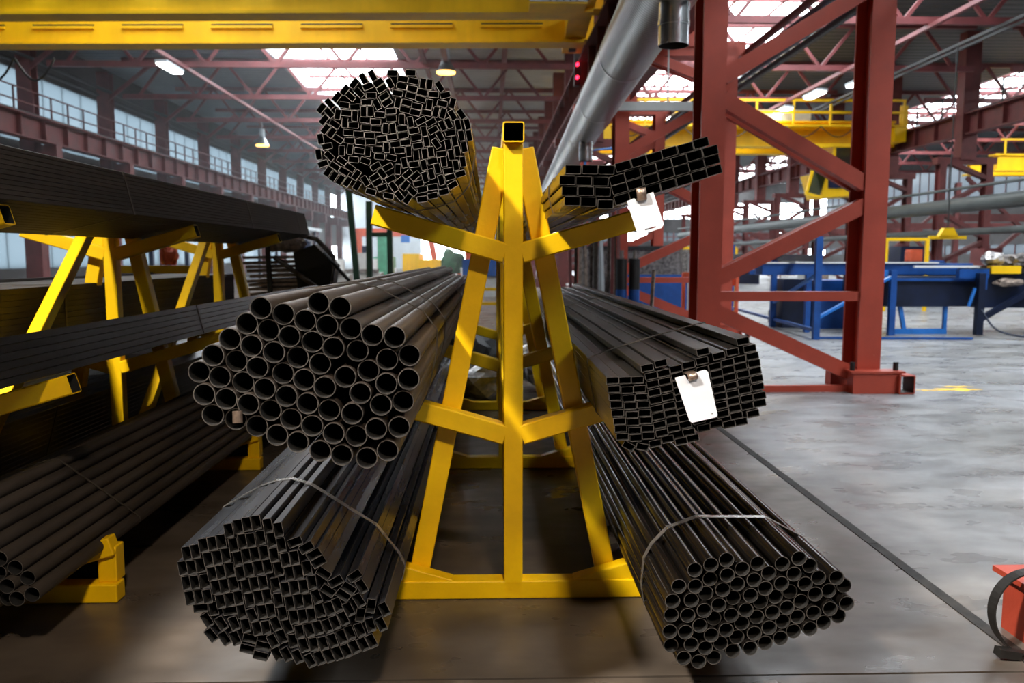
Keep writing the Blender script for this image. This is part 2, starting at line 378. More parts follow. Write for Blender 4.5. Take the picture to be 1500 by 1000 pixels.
# ------------------------------------------------------------------ roof trusses
def truss(x0, nodes, x1, y, label, group):
    t = thing('roof_truss', label, 'roof truss', ((x0+x1)/2, y, 8.2), group)
    zb, zt = 8.22, 9.72
    bar('bottom_chord', (x0, y, zb), (x1, y, zb), .16, .2, 'truss', t)
    bar('top_chord', (x0, y, zt), (x1, y, zt), .16, .18, 'truss', t)
    for i, x in enumerate(nodes):
        for s in (-1, 1):
            xe = x + s*1.225
            if x0 - .1 <= xe <= x1 + .1: bar('diagonal', (x, y, zb), (xe, y, zt), .09, .11, 'truss', t)
    return t
for k in range(12):
    y = 18.2 + 6*k
    w_ = ORD[k] + ' red steel roof truss'
    truss(-15.6, [2.19 - 2.45*i for i in range(8)], 3.3, y, w_ + ' from the viewer over the left aisle', 'roof trusses over the left aisle')
    truss(4.2, [4.6 + 2.45*i for i in range(6)], 17.6, y, w_ + ' from the viewer over the aisle behind the lattice columns', 'roof trusses over the middle aisle')
    if 1 < k < 9: truss(19.0, [20.4 + 2.45*i for i in range(7)], 36.4, y, w_ + ' from the viewer over the farthest right aisle', 'roof trusses over the right aisle')
for x, z, m, lab, sz in ((-10.7, 8.05, 'truss', 'long pale red tie beam under the left aisle trusses carrying lamps', .12), (-2.3, 8.32, 'truss', 'long red tie beam under the trusses beside the warm lamps', .14), (-1.5, 8.1, 'truss', 'long red tie beam beside the row of hanging warm lamps', .16), (.6, 9.55, 'truss', 'long red purlin above the centre of the rack', .2), (12.7, 8.05, 'truss', 'long pale red tie beam under the middle aisle trusses', .12), (14.6, 8.0, 'black', 'dark twin pipe slung under the middle aisle roof', .09), (14.95, 8.0, 'black', 'second dark pipe slung beside the twin under the middle aisle roof', .08)):
    o = bar('roof_tie', (x, 12, z), (x, 92, z), sz, sz, m); tag(o, lab, 'tie beam')

# ------------------------------------------------------------------ columns, crane rails
def hprof(wd, dp, t): # H section, flanges facing front and back
    a, b = wd/2, dp/2; c = t/2
    return [(-a, -b), (a, -b), (a, -b+t), (c, -b+t), (c, b-t), (a, b-t), (a, b), (-a, b), (-a, b-t), (-c, b-t), (-c, -b+t), (-a, -b+t)]
def lattice(xl, xr, y, label, group, top=5.1, upper=True, m='red', foot=True):
    t = thing('lattice_column', label, 'steel column', ((xl+xr)/2, y, 0), group)
    hm = extrude('chord', hprof(.25, .40, .03), top - .2, m)
    for x in (xl, xr): put('chord', hm, Matrix.Translation((x, y, .2)), t)
    zl, zr = [1.03, 3.20, 5.37], [.12, 2.10, 4.35]
    pts = [((xr, .16), (xl, .86)), ((xl, 1.22), (xr, 2.0)), ((xr, 2.22), (xl, 3.1)), ((xl, 3.32), (xr, 4.25)), ((xr, 4.45), (xl, 5.1))]
    for (xa, za), (xb, zb) in pts:
        if max(za, zb) <= top + .1:
            s = 1 if xb > xa else -1
            bar('diagonal', (xa + s*.1, y - .12, za), (xb - s*.1, y - .12, zb), .12, .16, m, t)
            bar('diagonal', (xa + s*.1, y + .16, za), (xb - s*.1, y + .16, zb), .06, .12, m, t)
    bar('tie', (xl + .1, y - .12, 1.03), (xr - .1, y - .12, 1.03), .12, .1, m, t)
    if foot:
        bar('ground_tie', (xl, y - .2, .035), (xr, y - .2, .035), .07, .07, m, t)
        for x in (xl, xr):
            for s in (-1, 1):
                b = put('base_channel', extrude('base_channel', [(-.26, 0), (.26, 0), (.26, .22), (-.26, .22)], .15, m, 'Y'), Matrix.Translation((x + .02, y + s*.29 - .08, 0)), t)
                box('base_plate', (x - .27, y + s*.29 - .10, .22), (x + .31, y + s*.29 + .10, .242), m, t)
            put('base_tube', hollow('base_tube', rrect(.17, .2, .006), rrect(.145, .175, .004), .24, [m, m, 'black']), Matrix.Translation((x + .32, y - .42, .104)), t)
            for sx in (-.22, .25):
                cyl('anchor_bolt', (x + sx, y - .29, .24), (x + sx, y - .29, .33), .028, 'black', t, 10)
    if upper:
        box('upper_column', (xl + .6, y - .25, top), (xr - .6, y + .25, ROOF_Z), m, t)
        box('cap_beam', (xl - .25, y - .2, top - .15), (xr + .25, y + .2, top + .1), m, t)
    return t
TOW = [2.7, 8.9, 14.9, 20.9, 26.9, 32.9, 38.9, 44.9, 50.9, 56.9, 62.9]
TL_ = ['red lattice column base at the right edge beside a black hoop', 'tall red lattice column standing on the open floor right of the rack', 'red lattice column seen behind the galvanised duct', 'third red lattice column along the duct', 'fourth red lattice column along the duct', 'fifth red lattice column along the duct', 'sixth red lattice column along the duct', 'seventh red lattice column along the duct', 'eighth red lattice column along the duct', 'ninth red lattice column along the duct', 'last red lattice column along the duct']
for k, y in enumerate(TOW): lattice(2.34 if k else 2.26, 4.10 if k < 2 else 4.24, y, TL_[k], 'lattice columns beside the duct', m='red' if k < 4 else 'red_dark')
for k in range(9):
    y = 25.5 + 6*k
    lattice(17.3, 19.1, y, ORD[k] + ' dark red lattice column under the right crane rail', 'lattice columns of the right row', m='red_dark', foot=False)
def rail_beam(x, z, y0, y1, label, m='red_dark', face=1):
    t = thing('crane_rail_beam', label, 'crane rail', (x, y0, z))
    box('web', (x - .02, y0, z - .75), (x + .02, y1, z - .05), m, t)
    box('top_flange', (x - .24, y0, z - .05), (x + .24, y1, z), m, t); box('bottom_flange', (x - .2, y0, z - .8), (x + .2, y1, z - .75), m, t)
    box('rail', (x - .04, y0, z), (x + .04, y1, z + .1), 'black', t)
    y = y0
    while y < y1:
        box('stiffener', (x - .18, y - .015, z - .75), (x + .18, y + .015, z - .05), m, t); y += 1.5
    return t
rail_beam(-15.6, 6.2, 10, 94, 'long red crane rail beam along the left wall columns', 'red_dark')
rail_beam(2.35, 6.1, 2, 94, 'dark red crane rail beam above the duct')
rail_beam(3.3, 6.1, 2, 94, 'dark red crane rail beam on the far side of the lattice columns')
rail_beam(18.2, 6.85, 14, 94, 'long red crane rail beam on the right row of columns')
def railing(x, z, y0, y1, step, label, m):
    t = thing('catwalk_railing', label, 'railing', (x, y0, z))
    for h in (1.0, .55): bar('rail', (x, y0, z + h), (x, y1, z + h), .04, .045, m, t)
    y = y0
    while y <= y1: box('post', (x - .025, y - .025, z), (x + .025, y + .025, z + 1.0), m, t); y += step
    return t
railing(-16.08, 6.2, 12, 92, 1.2, 'dark red catwalk railing above the left crane rail', 'red_dark')
railing(18.6, 6.85, 14, 92, 2.0, 'dark catwalk railing above the right crane rail', 'black')
for k in range(12):                                           # wall columns of the left side
    y = COLY[k]
    c = thing('wall_column', ORD[k] + ' dark red wall column from the left edge, standing behind the crane rail', 'steel column', (-16.3, y, 0), 'left wall columns')
    put('shaft', extrude('shaft', hprof(.5, .5, .04), 4.2, 'red_dark'), Matrix.Translation((-16.4, y, 5.0)), c)
    box('lower_shaft', (-16.7, y - .25, 0), (-16.1, y + .25, 5.05), 'red_dark', c)
    box('bracket', (-16.1, y - .2, 4.6), (-15.4, y + .2, 5.4), 'red_dark', c)
    bar('knee_brace', (-16.3, y, 8.1), (-14.5, y, 9.5), .12, .14, 'truss', c)
for k, x in enumerate((-16.6, -16.2)):
    o = cyl('wall_conduit', (x, 14, 8.25 + .15*k), (x, 92, 8.25 + .15*k), .07, 'black', None, 8); tag(o, ['lower dark conduit', 'upper dark conduit'][k] + ' running along the top of the left wall', 'conduit')

def group(name, parent):
    """an Empty that holds the pieces of one part"""
    o = bpy.data.objects.new(name, None); COL.objects.link(o); o.parent = parent; WORLD[o.name] = WORLD[parent.name].copy(); return o
# ------------------------------------------------------------------ overhead crane of the left aisle
cr = thing('overhead_crane', 'yellow twin-girder overhead crane spanning the left aisle at the top', 'crane', (-6.5, 17.0, 5.9), 'overhead cranes')
CA = R(-2.2)
def cpt(x, y, z):                                              # the crane stands slightly skew on its rails
    c, s = math.cos(CA), math.sin(CA); dx, dy = x - 2.4, y - 17.0
    return (2.4 + c*dx - s*dy, 17.0 + s*dx + c*dy, z + .2)
def cbar(name, x0, x1, y, z, wd, ht, m='crane_yellow', parent=None, y2=None): return bar(name, cpt(x0, y, z), cpt(x1, y if y2 is None else y2, z), wd, ht, m, parent or cr)
for y in (16.0, 18.2):
    cbar('girder_web', -15.6, 2.2, y + .25, 6.42, .42, 1.0)
    cbar('bottom_flange', -15.6, 2.0, y + .25, 5.88, .52, .06); cbar('top_flange', -15.6, 2.2, y + .25, 6.95, .52, .06)
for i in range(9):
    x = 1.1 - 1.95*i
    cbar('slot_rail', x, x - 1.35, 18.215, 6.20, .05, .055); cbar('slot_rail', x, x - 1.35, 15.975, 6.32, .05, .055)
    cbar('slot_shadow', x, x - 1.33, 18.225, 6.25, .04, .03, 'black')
for x in (-15.3, 1.8): bar('end_truck', cpt(x, 15.0, 6.15), cpt(x, 19.6, 6.15), .45, .4, 'crane_yellow', cr)
for x in (-15.3, 1.8):
    for y in (15.4, 19.2): cyl('wheel', cpt(x - .08, y, 6.08), cpt(x + .08, y, 6.08), .2, 'black', cr, 16)
plat = group('service_basket', cr); plat['label'] = 'small service basket with black and white stripes'
box('floor_plate', (.72, 15.15, 5.95), (1.75, 15.75, 6.0), 'crane_yellow', plat); box('kick_plate', (.72, 15.13, 5.98), (1.75, 15.15, 6.16), 'card', plat)
for i in range(5): bar('hazard_stripe', (1.0 + .12*i, 15.12, 6.14), (1.1 + .12*i, 15.12, 6.0), .012, .05, 'black', plat)
for x in (.72, 1.23, 1.75): box('post', (x - .02, 15.13, 6.0), (x + .02, 15.17, 7.0), 'black', plat)
for z in (6.45, 6.95): bar('rail', (.72, 15.15, z), (1.75, 15.15, z), .03, .03, 'black', plat)
for i in range(6):                                             # festoon cable hanging under the crane
    x = -15.2 + .9*i
    o = tube_path('festoon_cable', [(x + .9*q/8, 19.3, 5.9 - .5*math.sin(math.pi*q/8)) for q in range(9)], .025, 'black'); tag(o, 'black cable loop hanging under the far left end of the yellow crane', 'cable', 'festoon cable loops')

# crane of the middle aisle with its cab
c2 = thing('overhead_crane', 'bright yellow crane bridge with railing behind the red lattice column', 'crane', (11, 38, 6.2), 'overhead cranes')
for y in (36.6, 39.2):
    box('girder_web', (4.6, y, 6.35), (17.9, y + .45, 7.3), 'crane_yellow', c2); box('bottom_flange', (4.6, y - .1, 6.27), (17.9, y + .55, 6.35), 'crane_yellow', c2); box('top_flange', (4.6, y - .15, 7.3), (17.9, y + .6, 7.38), 'crane_yellow', c2)
box('walkway', (4.6, 35.6, 7.0), (17.9, 36.6, 7.08), 'crane_yellow', c2)
for i in range(9): box('railing_post', (5.0 + 1.6*i, 35.6, 7.08), (5.08 + 1.6*i, 35.68, 8.15), 'crane_yellow', c2)
for z in (7.6, 8.1): bar('railing_rail', (4.6, 35.64, z), (17.9, 35.64, z), .06, .1, 'crane_yellow', c2)
for x in (4.9, 17.6): box('end_truck', (x - .25, 35.4, 6.35), (x + .25, 40.6, 6.95), 'crane_yellow', c2)
box('drive_box', (11.5, 36.7, 7.4), (14.2, 38.2, 7.9), 'grey_box', c2); box('motor', (8.2, 36.9, 7.4), (9.3, 37.8, 8.0), 'grey_box', c2)
box('guard_plate', (18.0, 36.2, 6.6), (18.3, 36.35, 8.0), 'crane_yellow', c2)
for i in range(8):
    x = 5.2 + 1.5*i
    tube_path('cable_loop', [(x + 1.5*q/8, 35.55, 7.0 - .45*math.sin(math.pi*q/8)) for q in range(9)], .02, 'black', c2)
cb = group('driver_cab', c2); cb['label'] = 'yellow driver cab with slanted windows'
def slab_(name, pts, y0, y1, m, parent):
    me = extrude(name, pts, y1 - y0, m, 'Y'); return put(name, me, Matrix.Translation((0, y0, 0)), parent)
slab_('cab_body', [(14.5, 4.0), (16.9, 4.15), (16.9, 5.3), (15.3, 5.3), (14.15, 5.05)], 35.8, 37.6, 'crane_yellow', cb)
slab_('cab_roof', [(14.9, 6.15), (16.9, 6.15), (16.9, 6.3), (14.0, 6.3), (13.2, 6.05)], 35.7, 37.7, 'crane_yellow', cb)
for x in (14.95, 15.75, 16.8): box('window_post', (x - .06, 35.8, 5.3), (x + .06, 35.9, 6.2), 'crane_yellow', cb)
box('pane', (15.0, 35.84, 5.3), (16.8, 35.86, 6.18), 'cab_glass', cb)
slab_('front_pane', [(13.75, 4.25), (14.35, 4.1), (14.6, 5.0), (14.0, 5.1)], 35.72, 35.79, 'cab_glass', cb)
slab_('lower_pane', [(14.7, 4.4), (15.6, 4.4), (15.6, 5.0), (14.7, 5.05)], 35.74, 35.79, 'navy', cb)
slab_('pane_frame', [(13.7, 4.1), (14.45, 3.95), (14.47, 4.05), (13.78, 4.2)], 35.7, 35.8, 'crane_yellow', cb)
slab_('pane_frame', [(13.68, 4.15), (13.8, 4.15), (14.05, 5.15), (13.93, 5.15)], 35.7, 35.8, 'crane_yellow', cb)
c3 = thing('overhead_crane', 'yellow crane bridge partly cut by the right edge', 'crane', (31, 44, 6.2), 'overhead cranes')
for y in (43, 45.4): box('girder_web', (26.6, y, 6.0), (36.6, y + .4, 6.7), 'crane_yellow', c3); box('bottom_flange', (26.4, y - .1, 5.9), (36.6, y + .5, 6.0), 'crane_yellow', c3); box('top_flange', (26.4, y - .1, 6.7), (36.6, y + .5, 6.78), 'crane_yellow', c3)
bar('railing_rail', (26.6, 42.8, 7.5), (36.6, 42.8, 7.5), .06, .08, 'crane_yellow', c3)
for i in range(6): box('railing_post', (26.8 + 1.8*i, 42.77, 6.78), (26.88 + 1.8*i, 42.83, 7.5), 'crane_yellow', c3)

# ------------------------------------------------------------------ duct and services
DX, DZ, DR = 1.53, 3.84, .315
dx = lambda y: DX + .028*(y - 7)
du = thing('ventilation_duct', 'big galvanised spiral duct running away under the crane rail', 'duct', (DX, 0, DZ), None)
y = 1.0
while y < 34:
    cyl('duct_section', (dx(y), y, DZ), (dx(y + 2.985), y + 2.985, DZ), DR, 'duct', du, 40)
    cyl('joint_band', (dx(y + 2.96), y + 2.96, DZ), (dx(y + 3.02), y + 3.02, DZ), DR + .005, 'galv', du, 40); y += 3.0
for y in (7.0, 15.3, 23.6):
    me = hollow('outlet', circ(.128, 32), circ(.124, 32), .62, ['galv_bright', 'galv', 'black'], True)
    o = put('outlet', me, Matrix.Translation((dx(y), y, 3.20)) @ Matrix.Rotation(R(90), 4, 'X'), du)
    me = hollow('outlet_band', circ(.134, 32), circ(.127, 32), .035, ['galv_bright', 'galv', 'galv'], True)
    put('outlet_band', me, Matrix.Translation((dx(y), y, 3.36)) @ Matrix.Rotation(R(90), 4, 'X'), o)
for y in (8.9, 14.9, 20.9): bar('hanger', (dx(y), y, DZ + DR), (2.3, y, DZ + DR + .12), .05, .04, 'red', du)
for k, (x, z, r, m, lab) in enumerate(((4.55, 5.05, .06, 'red_dark', 'dark red service pipe beside the tall lattice column'), (4.75, 5.02, .055, 'navy', 'upper blue-black service pipe beside the tall lattice column'), (4.9, 4.88, .05, 'navy', 'lower blue-black service pipe beside the tall lattice column'), (5.25, 4.98, .05, 'black', 'black cable bundle under the ladder tray'), (16.2, 3.2, .25, 'pipe_grey', 'large grey-green pipe crossing behind the blue machine line'), (16.6, 2.3, .12, 'pipe_grey', 'thinner grey pipe below the large grey-green pipe'), (16.0, 3.75, .05, 'pipe_grey', 'thin grey pipe above the large grey-green pipe'))):
    o = cyl('service_pipe', (x, 3 if k < 4 else 14, z), (x, 70, z), r, m, None, 14); tag(o, lab, 'pipe')
ct = thing('cable_tray', 'dark ladder-type cable tray against the bright skylight', 'cable tray', (5.5, 8, 5.3))
for x in (5.35, 5.85): bar('side_rail', (x, 3, 5.35), (x, 50, 5.35), .03, .1, 'black', ct)
for i in range(90): bar('rung', (5.35, 4 + .5*i, 5.35), (5.85, 4 + .5*i, 5.35), .12, .03, 'black', ct)
sg = thing('signal_lamp', 'pair of small red signal lamps on the dark crane rail', 'signal lamp', (2.05, 20, 5.8))
box('housing', (2.02, 20, 5.5), (2.14, 20.2, 6.3), 'black', sg)
for z in (5.68, 5.98): cyl('lamp', (2.08, 19.9, z), (2.08, 20.0, z), .035, 'led_red', sg, 12)
tb = thing('switch_bar', 'pale grey horizontal beam between the far lattice columns', 'beam', (3.2, 14.6, 4.2)); bar('beam', (2.0, 14.55, 4.05), (4.4, 14.55, 4.05), .1, .14, 'grey_box', tb); bar('drop_rod', (3.1, 14.55, 4.1), (3.1, 14.55, 5.2), .025, .025, 'grey_box', tb)
o = tube_path('compressed_air_pipe', [(1.9, 16.6, 0), (1.9, 16.6, 3.55), (2.5, 16.6, 3.6)], .03, 'blue_light'); tag(o, 'thin light blue air pipe bent to the red lattice column', 'pipe')

# ------------------------------------------------------------------ lamps
def highbay(x, y, z, label, power, warm=True):
    t = thing('high_bay_lamp', label, 'lamp', (x, y, z), 'hanging warm lamps')
    cyl('hanging_rod', (x, y, z + .75), (x, y, 8.3), .02, 'grey_box', t, 6); cyl('ballast_box', (x, y, z + .42), (x, y, z + .78), .13, 'white_panel', t, 12)
    cyl('reflector', (x, y, z), (x, y, z + .42), .34, 'galv', t, 20, .12)
    cyl('lamp_glass', (x, y, z - .05), (x, y, z + .01), .32, 'lamp_warm', t, 20)
    l = bpy.data.lights.new('lamp_light', 'SPOT'); l.energy = power; l.color = (1, .55, .2); l.spot_size = R(140); l.spot_blend = .6; l.shadow_soft_size = .25
    o = bpy.data.objects.new('lamp_light', l); COL.objects.link(o); o.parent = t; o.location = (0, 0, -.12)
for k, y in enumerate((29.0, 40.8, 47.0, 53.0)): highbay(-1.5, y, 7.75, ['nearest hanging warm lamp above the upper left bundle', 'second hanging warm lamp along the left aisle', 'third hanging warm lamp along the left aisle', 'farthest hanging warm lamp along the left aisle'][k], 500)
highbay(-11.4, 42.2, 7.0, 'hanging warm lamp beyond the left wall railing', 400)
def strip_lamp(x, y, z, label, rz=0):
    t = thing('strip_lamp', label, 'lamp', (x, y, z), 'white strip lamps'); box('housing', (x - .2, y - .75, z + .03), (x + .2, y + .75, z + .12), 'white_panel', t); box('diffuser', (x - .16, y - .7, z - .03), (x + .16, y + .7, z + .03), 'lamp_cool', t)
    box('hanger', (x - .01, y - .01, z + .12), (x + .01, y + .01, 8.16), 'black', t)
strip_lamp(-10.7, 28.5, 7.7, 'white strip lamp under the tie beam of the left aisle')
for k, (x, y) in enumerate(((12.7, 32.5), (12.7, 36.0), (13.4, 30.2))): strip_lamp(x, y, 7.7, ['middle white strip lamp above the yellow crane bridge', 'lowest white strip lamp above the yellow crane bridge', 'topmost white strip lamp above the yellow crane bridge'][k])

for x, y, z, e, colr, lab in ((-3.7, -.4, 6.8, 9000, (1, .91, .80), 'high bay lamp hanging over the near end of the left aisle'), (.9, -2.6, 6.8, 3000, (1, .80, .60), 'added high bay lamp out of view that lifts light on the centre post')):  # the weaker second lamp is an unseen addition that brightens the rack post
    fl_ = thing('high_bay_lamp', lab, 'lamp', (x, y, z), 'hanging warm lamps')
    cyl('hanging_rod', (x, y, z + .7), (x, y, ROOF_Z), .02, 'grey_box', fl_, 6); cyl('ballast_box', (x, y, z + .4), (x, y, z + .76), .13, 'white_panel', fl_, 12); cyl('reflector', (x, y, z), (x, y, z + .4), .34, 'galv', fl_, 20, .12)
    cyl('lamp_glass', (x, y, z - .04), (x, y, z + .01), .32, 'lamp_warm', fl_, 20)
    l = bpy.data.lights.new('lamp_light', 'SPOT'); l.energy = e; l.color = colr; l.spot_size = R(130); l.spot_blend = .7; l.shadow_soft_size = .3
    o = bpy.data.objects.new('lamp_light', l); COL.objects.link(o); o.parent = fl_; o.location = (0, 0, -.1)

# ------------------------------------------------------------------ yellow storage racks
FY = [3.414, 5.58, 7.73]
ARM = {}
def rack(X, label, frames=FY, arms=True):
    t = thing('storage_rack', label, 'storage rack', (X, frames[0], 0), 'yellow A-frame storage racks')
    b = .006; S = .08
    tube = hollow('ridge_tube', rrect(.086, .08, .006), rrect(.077, .071, .004), frames[-1] - frames[0] + .16, ['yellow', 'yellow', 'black'])
    put('ridge_tube', tube, Matrix.Translation((X, frames[0] - .075, 1.954)), t)
    sl = .293
    for k, y in enumerate(frames):
        bar('post', (X, y, 0.02), (X, y, 1.914), S, S, 'yellow', t, b)
        for s in (-1, 1):
            bar('leg', (X + s*.045, y + .083, 1.905), (X + s*.425, y + .083, 0.0), S, .085, 'yellow', t, b)
            for z, L in ((1.4725, .57), (.7125, .80)):
                f_, LL_ = frame_of(Vector((X + s*.035, y - .001, z)), Vector((X + s*L, y - .001, z + (L - .04)*sl)))
                if (z, L) not in ARM: ARM[(z, L)] = hollow('arm', rrect(S, S + .004, .006), rrect(S - .009, S - .005, .004), LL_, ['yellow', 'yellow', 'black'])
                put('arm', ARM[(z, L)], f_ @ Matrix.Translation((0, -LL_/2, 0)), t)
            bar('base_arm', (X + s*.27, y + .004, .045), (X + s*.93, y + .004, .045 + .66*.30), S - .01, S, 'yellow', t, b)
            bar('stub', (X + s*.90, y + .03, .08), (X + s*.90, y + .03, .235), S, S, 'yellow', t, b)
            wl_ = box('weld_plate', (X + s*.42 - .06, y + .03, 0), (X + s*.42 + .06, y + .14, .012), 'yellow', t)
        bar('base_beam', (X - .95, y, .041), (X + .95, y, .041), S, S, 'yellow', t, b)
        if k: bar('brace', (X, frames[k] - .05, 1.86), (X, frames[k-1] + .15, .06), S*.9, S*.9, 'yellow', t, b)
    return t
RX = .095
rack(RX, 'yellow A-frame rack in the centre holding six tube bundles')
rack(-2.53, 'yellow A-frame rack left of the centre one, loaded with dark bundles')
rack(-5.25, 'yellow A-frame rack mostly hidden at the far left')

# ------------------------------------------------------------------ tube bundles
def parse(s): return [tuple(float(v) for v in q.split(',')) for q in s.split()]
def hull(P):
    P = sorted(set(P))
    def half(Q):
        h = []
        for p in Q:
            while len(h) > 1 and (h[-1][0]-h[-2][0])*(p[1]-h[-2][1]) - (h[-1][1]-h[-2][1])*(p[0]-h[-2][0]) <= 0: h.pop()
            h.append(p)
        return h
    a, b = half(P), half(P[::-1]); return a[:-1] + b[:-1]
def band(name, H, y, wd, th, m, parent, tilt=0):
    cx = sum(p[0] for p in H)/len(H); cz = sum(p[1] for p in H)/len(H); n = len(H); vs = []; fs = []
    for e, yy in ((0, -wd/2), (th, -wd/2), (th, wd/2), (0, wd/2)):
        for x, z in H:
            d = math.hypot(x-cx, z-cz); k = 1 + e/d
            vs.append((cx + (x-cx)*k, y + yy + tilt*(x-cx), cz + (z-cz)*k))
    for q in range(4):
        a, b = q*n, ((q+1) % 4)*n
        fs += [(a+i, a+(i+1) % n, b+(i+1) % n, b+i) for i in range(n)]
    return put(name, mesh(name, vs, fs, m), Matrix.Identity(4), parent)
def bundle(label, pts, yf, L, kind, size, mats, straps, part, jit=.006, group='tube bundles on the racks', seal=None):
    """pts: (x, z[, angle]) of every tube in metres on the bundle's front plane"""
    xs_ = [p[0] for p in pts]; zs_ = [p[1] for p in pts]
    t = thing('tube_bundle', label, 'tube bundle', (sum(xs_)/len(xs_), yf, min(zs_)), group)
    if kind == 'round':
        me = hollow(part, circ(size[0]/2, 28), circ(size[0]/2 - size[1], 28), L, mats, True); C = circ(size[0]/2, 12)
    else:
        me = hollow(part, rrect(size[0], size[1], .0022), rrect(size[0] - 2*size[2], size[1] - 2*size[2], .001), L, mats); a, b = size[0]/2, size[1]/2; C = [(-a, -b), (a, -b), (a, b), (-a, b)]
    allp = []
    for p in pts:
        an = R(p[2]) if len(p) > 2 else random.uniform(0, 6)
        put(part, me, Matrix.Translation((p[0], yf + random.uniform(-jit, jit), p[1])) @ Matrix.Rotation(-an, 4, 'Y'), t)
        c, s = math.cos(an), math.sin(an)
        allp += [(p[0] + c*x - s*z, p[1] + s*x + c*z) for x, z in C]
    H = hull(allp)
    for (d, wd, th, m, tilt) in straps: band('strap' if wd > .01 else 'tie_wire', H, yf + d, wd, th, m, t, tilt)
    return t, H
mm = lambda s: [(p[0]/1000, p[1]/1000) + tuple(p[2:]) for p in parse(s)]
ML = '-619,1321 -561,1304 -504,1286 -466,1334 -406,1322 -662,1278 -604,1260 -546,1243 -485,1228 -443,1272 -379,1265 -321,1247 -260,1242 -706,1237 -648,1218 -589,1200 -527,1185 -467,1167 -427,1212 -363,1203 -751,1193 -693,1176 -634,1159 -568,1141 -510,1124 -452,1105 -397,1132 -335,1148 -283,1179 -222,1190 -795,1146 -736,1133 -677,1117 -615,1101 -557,1080 -500,1060 -356,1087 -285,1113 -224,1125 -779,1086 -719,1074 -660,1059 -603,1040 -443,1040 -379,1031 -301,1054 -241,1062 -760,1028 -701,1014 -643,995 -548,1015 -490,997 -431,976 -371,966 -315,988 -253,990 -588,970 -530,952 -470,926 -411,914 -344,903 -285,925'
LR = '641,479 689,498 736,516 790,482 840,497 917,497 967,516 1007,488 1087,454 592,425 642,429 692,446 740,466 776,433 827,448 877,465 914,435 954,465 990,433 1037,448 1121,419 570,382 631,382 680,399 730,415 768,383 816,399 865,418 902,386 949,401 1024,398 1073,403 1123,369 568,334 620,333 670,352 718,366 757,334 804,350 854,370 891,338 937,353 985,369 1022,336 1070,353 1106,320 563,284 613,281 659,300 707,317 743,284 795,302 843,321 880,290 927,305 973,321 1009,288 1056,303 572,227 633,237 680,223 696,269 730,235 782,255 834,271 870,239 916,257 963,272 609,195 660,177 711,185 771,206 820,225'
TR = '255,1724,-1 307,1724,-1 359,1724,-1 238,1692,-1 289,1690,-1 341,1689,-1 245,1660,-1 295,1659,-1 347,1657,-1 254,1629,-1 304,1627,-1 356,1619,-1 410,1735,16 458,1749,16 505,1762,16 552,1778,16 601,1790,16 649,1806,16 393,1695,16 440,1711,16 489,1725,16 536,1740,16 583,1753,16 630,1768,16 679,1782,16 400,1667,16 447,1681,16 496,1696,16 544,1712,16 591,1725,16 638,1739,16 685,1754,16 407,1636,16 454,1651,16 503,1665,16 551,1680,16 598,1693,16 645,1708,16 691,1723,16'
MR = '492,1111,12 537,1124,12 667,1161,12 793,1194,12 505,1086,12 545,1094,12 584,1107,12 624,1119,12 665,1133,12 719,1148,12 760,1161,12 815,1171,12 510,1060,12 549,1068,12 745,1127,12 783,1137,12 824,1147,12 516,1033,12 555,1044,12 707,1114,12 750,1102,12 789,1113,12 832,1123,12 522,1007,12 560,1018,12 712,1091,12 756,1078,12 796,1090,12 836,1099,12 526,980,12 564,991,12 718,1066,12 761,1052,12 800,1063,12 842,1074,12 531,955,12 569,967,12 722,1041,12 766,1026,12 805,1038,12 846,1048,12 536,928,12 575,942,12 616,950,12 727,1018,12 769,1003,12 810,1013,12 850,1021,12 542,903,12 580,917,12 628,905,12 731,989,12 774,980,12 814,987,12 853,996,12 523,868,12 562,882,12 604,876,12 643,884,12 677,917,12 716,930,12 757,929,12 796,937,12 831,964,12 737,962,12 779,957,12 383,1072,2 423,1072,2 463,1072,2 388,1044,2 431,1040,2 471,1043,2 392,1018,2 436,1014,2 477,1018,2 397,993,2 441,989,2 482,993,2 402,966,2 446,962,2 486,967,2 407,941,2 451,937,2 491,943,2 412,916,2 456,911,2 496,917,2 417,891,2 461,886,2 501,893,2 438,860,-30 481,858,-12 589,1084,14 593,1061,14 598,1039,14 602,1017,14 606,994,14 610,972,14 619,927,14 629,1090,14 635,1066,14 639,1041,14 644,1017,14 648,992,14 653,968,14 659,943,14 667,1104,14 673,1080,14 679,1055,14 683,1032,14 688,1007,14 692,982,14 697,957,14'
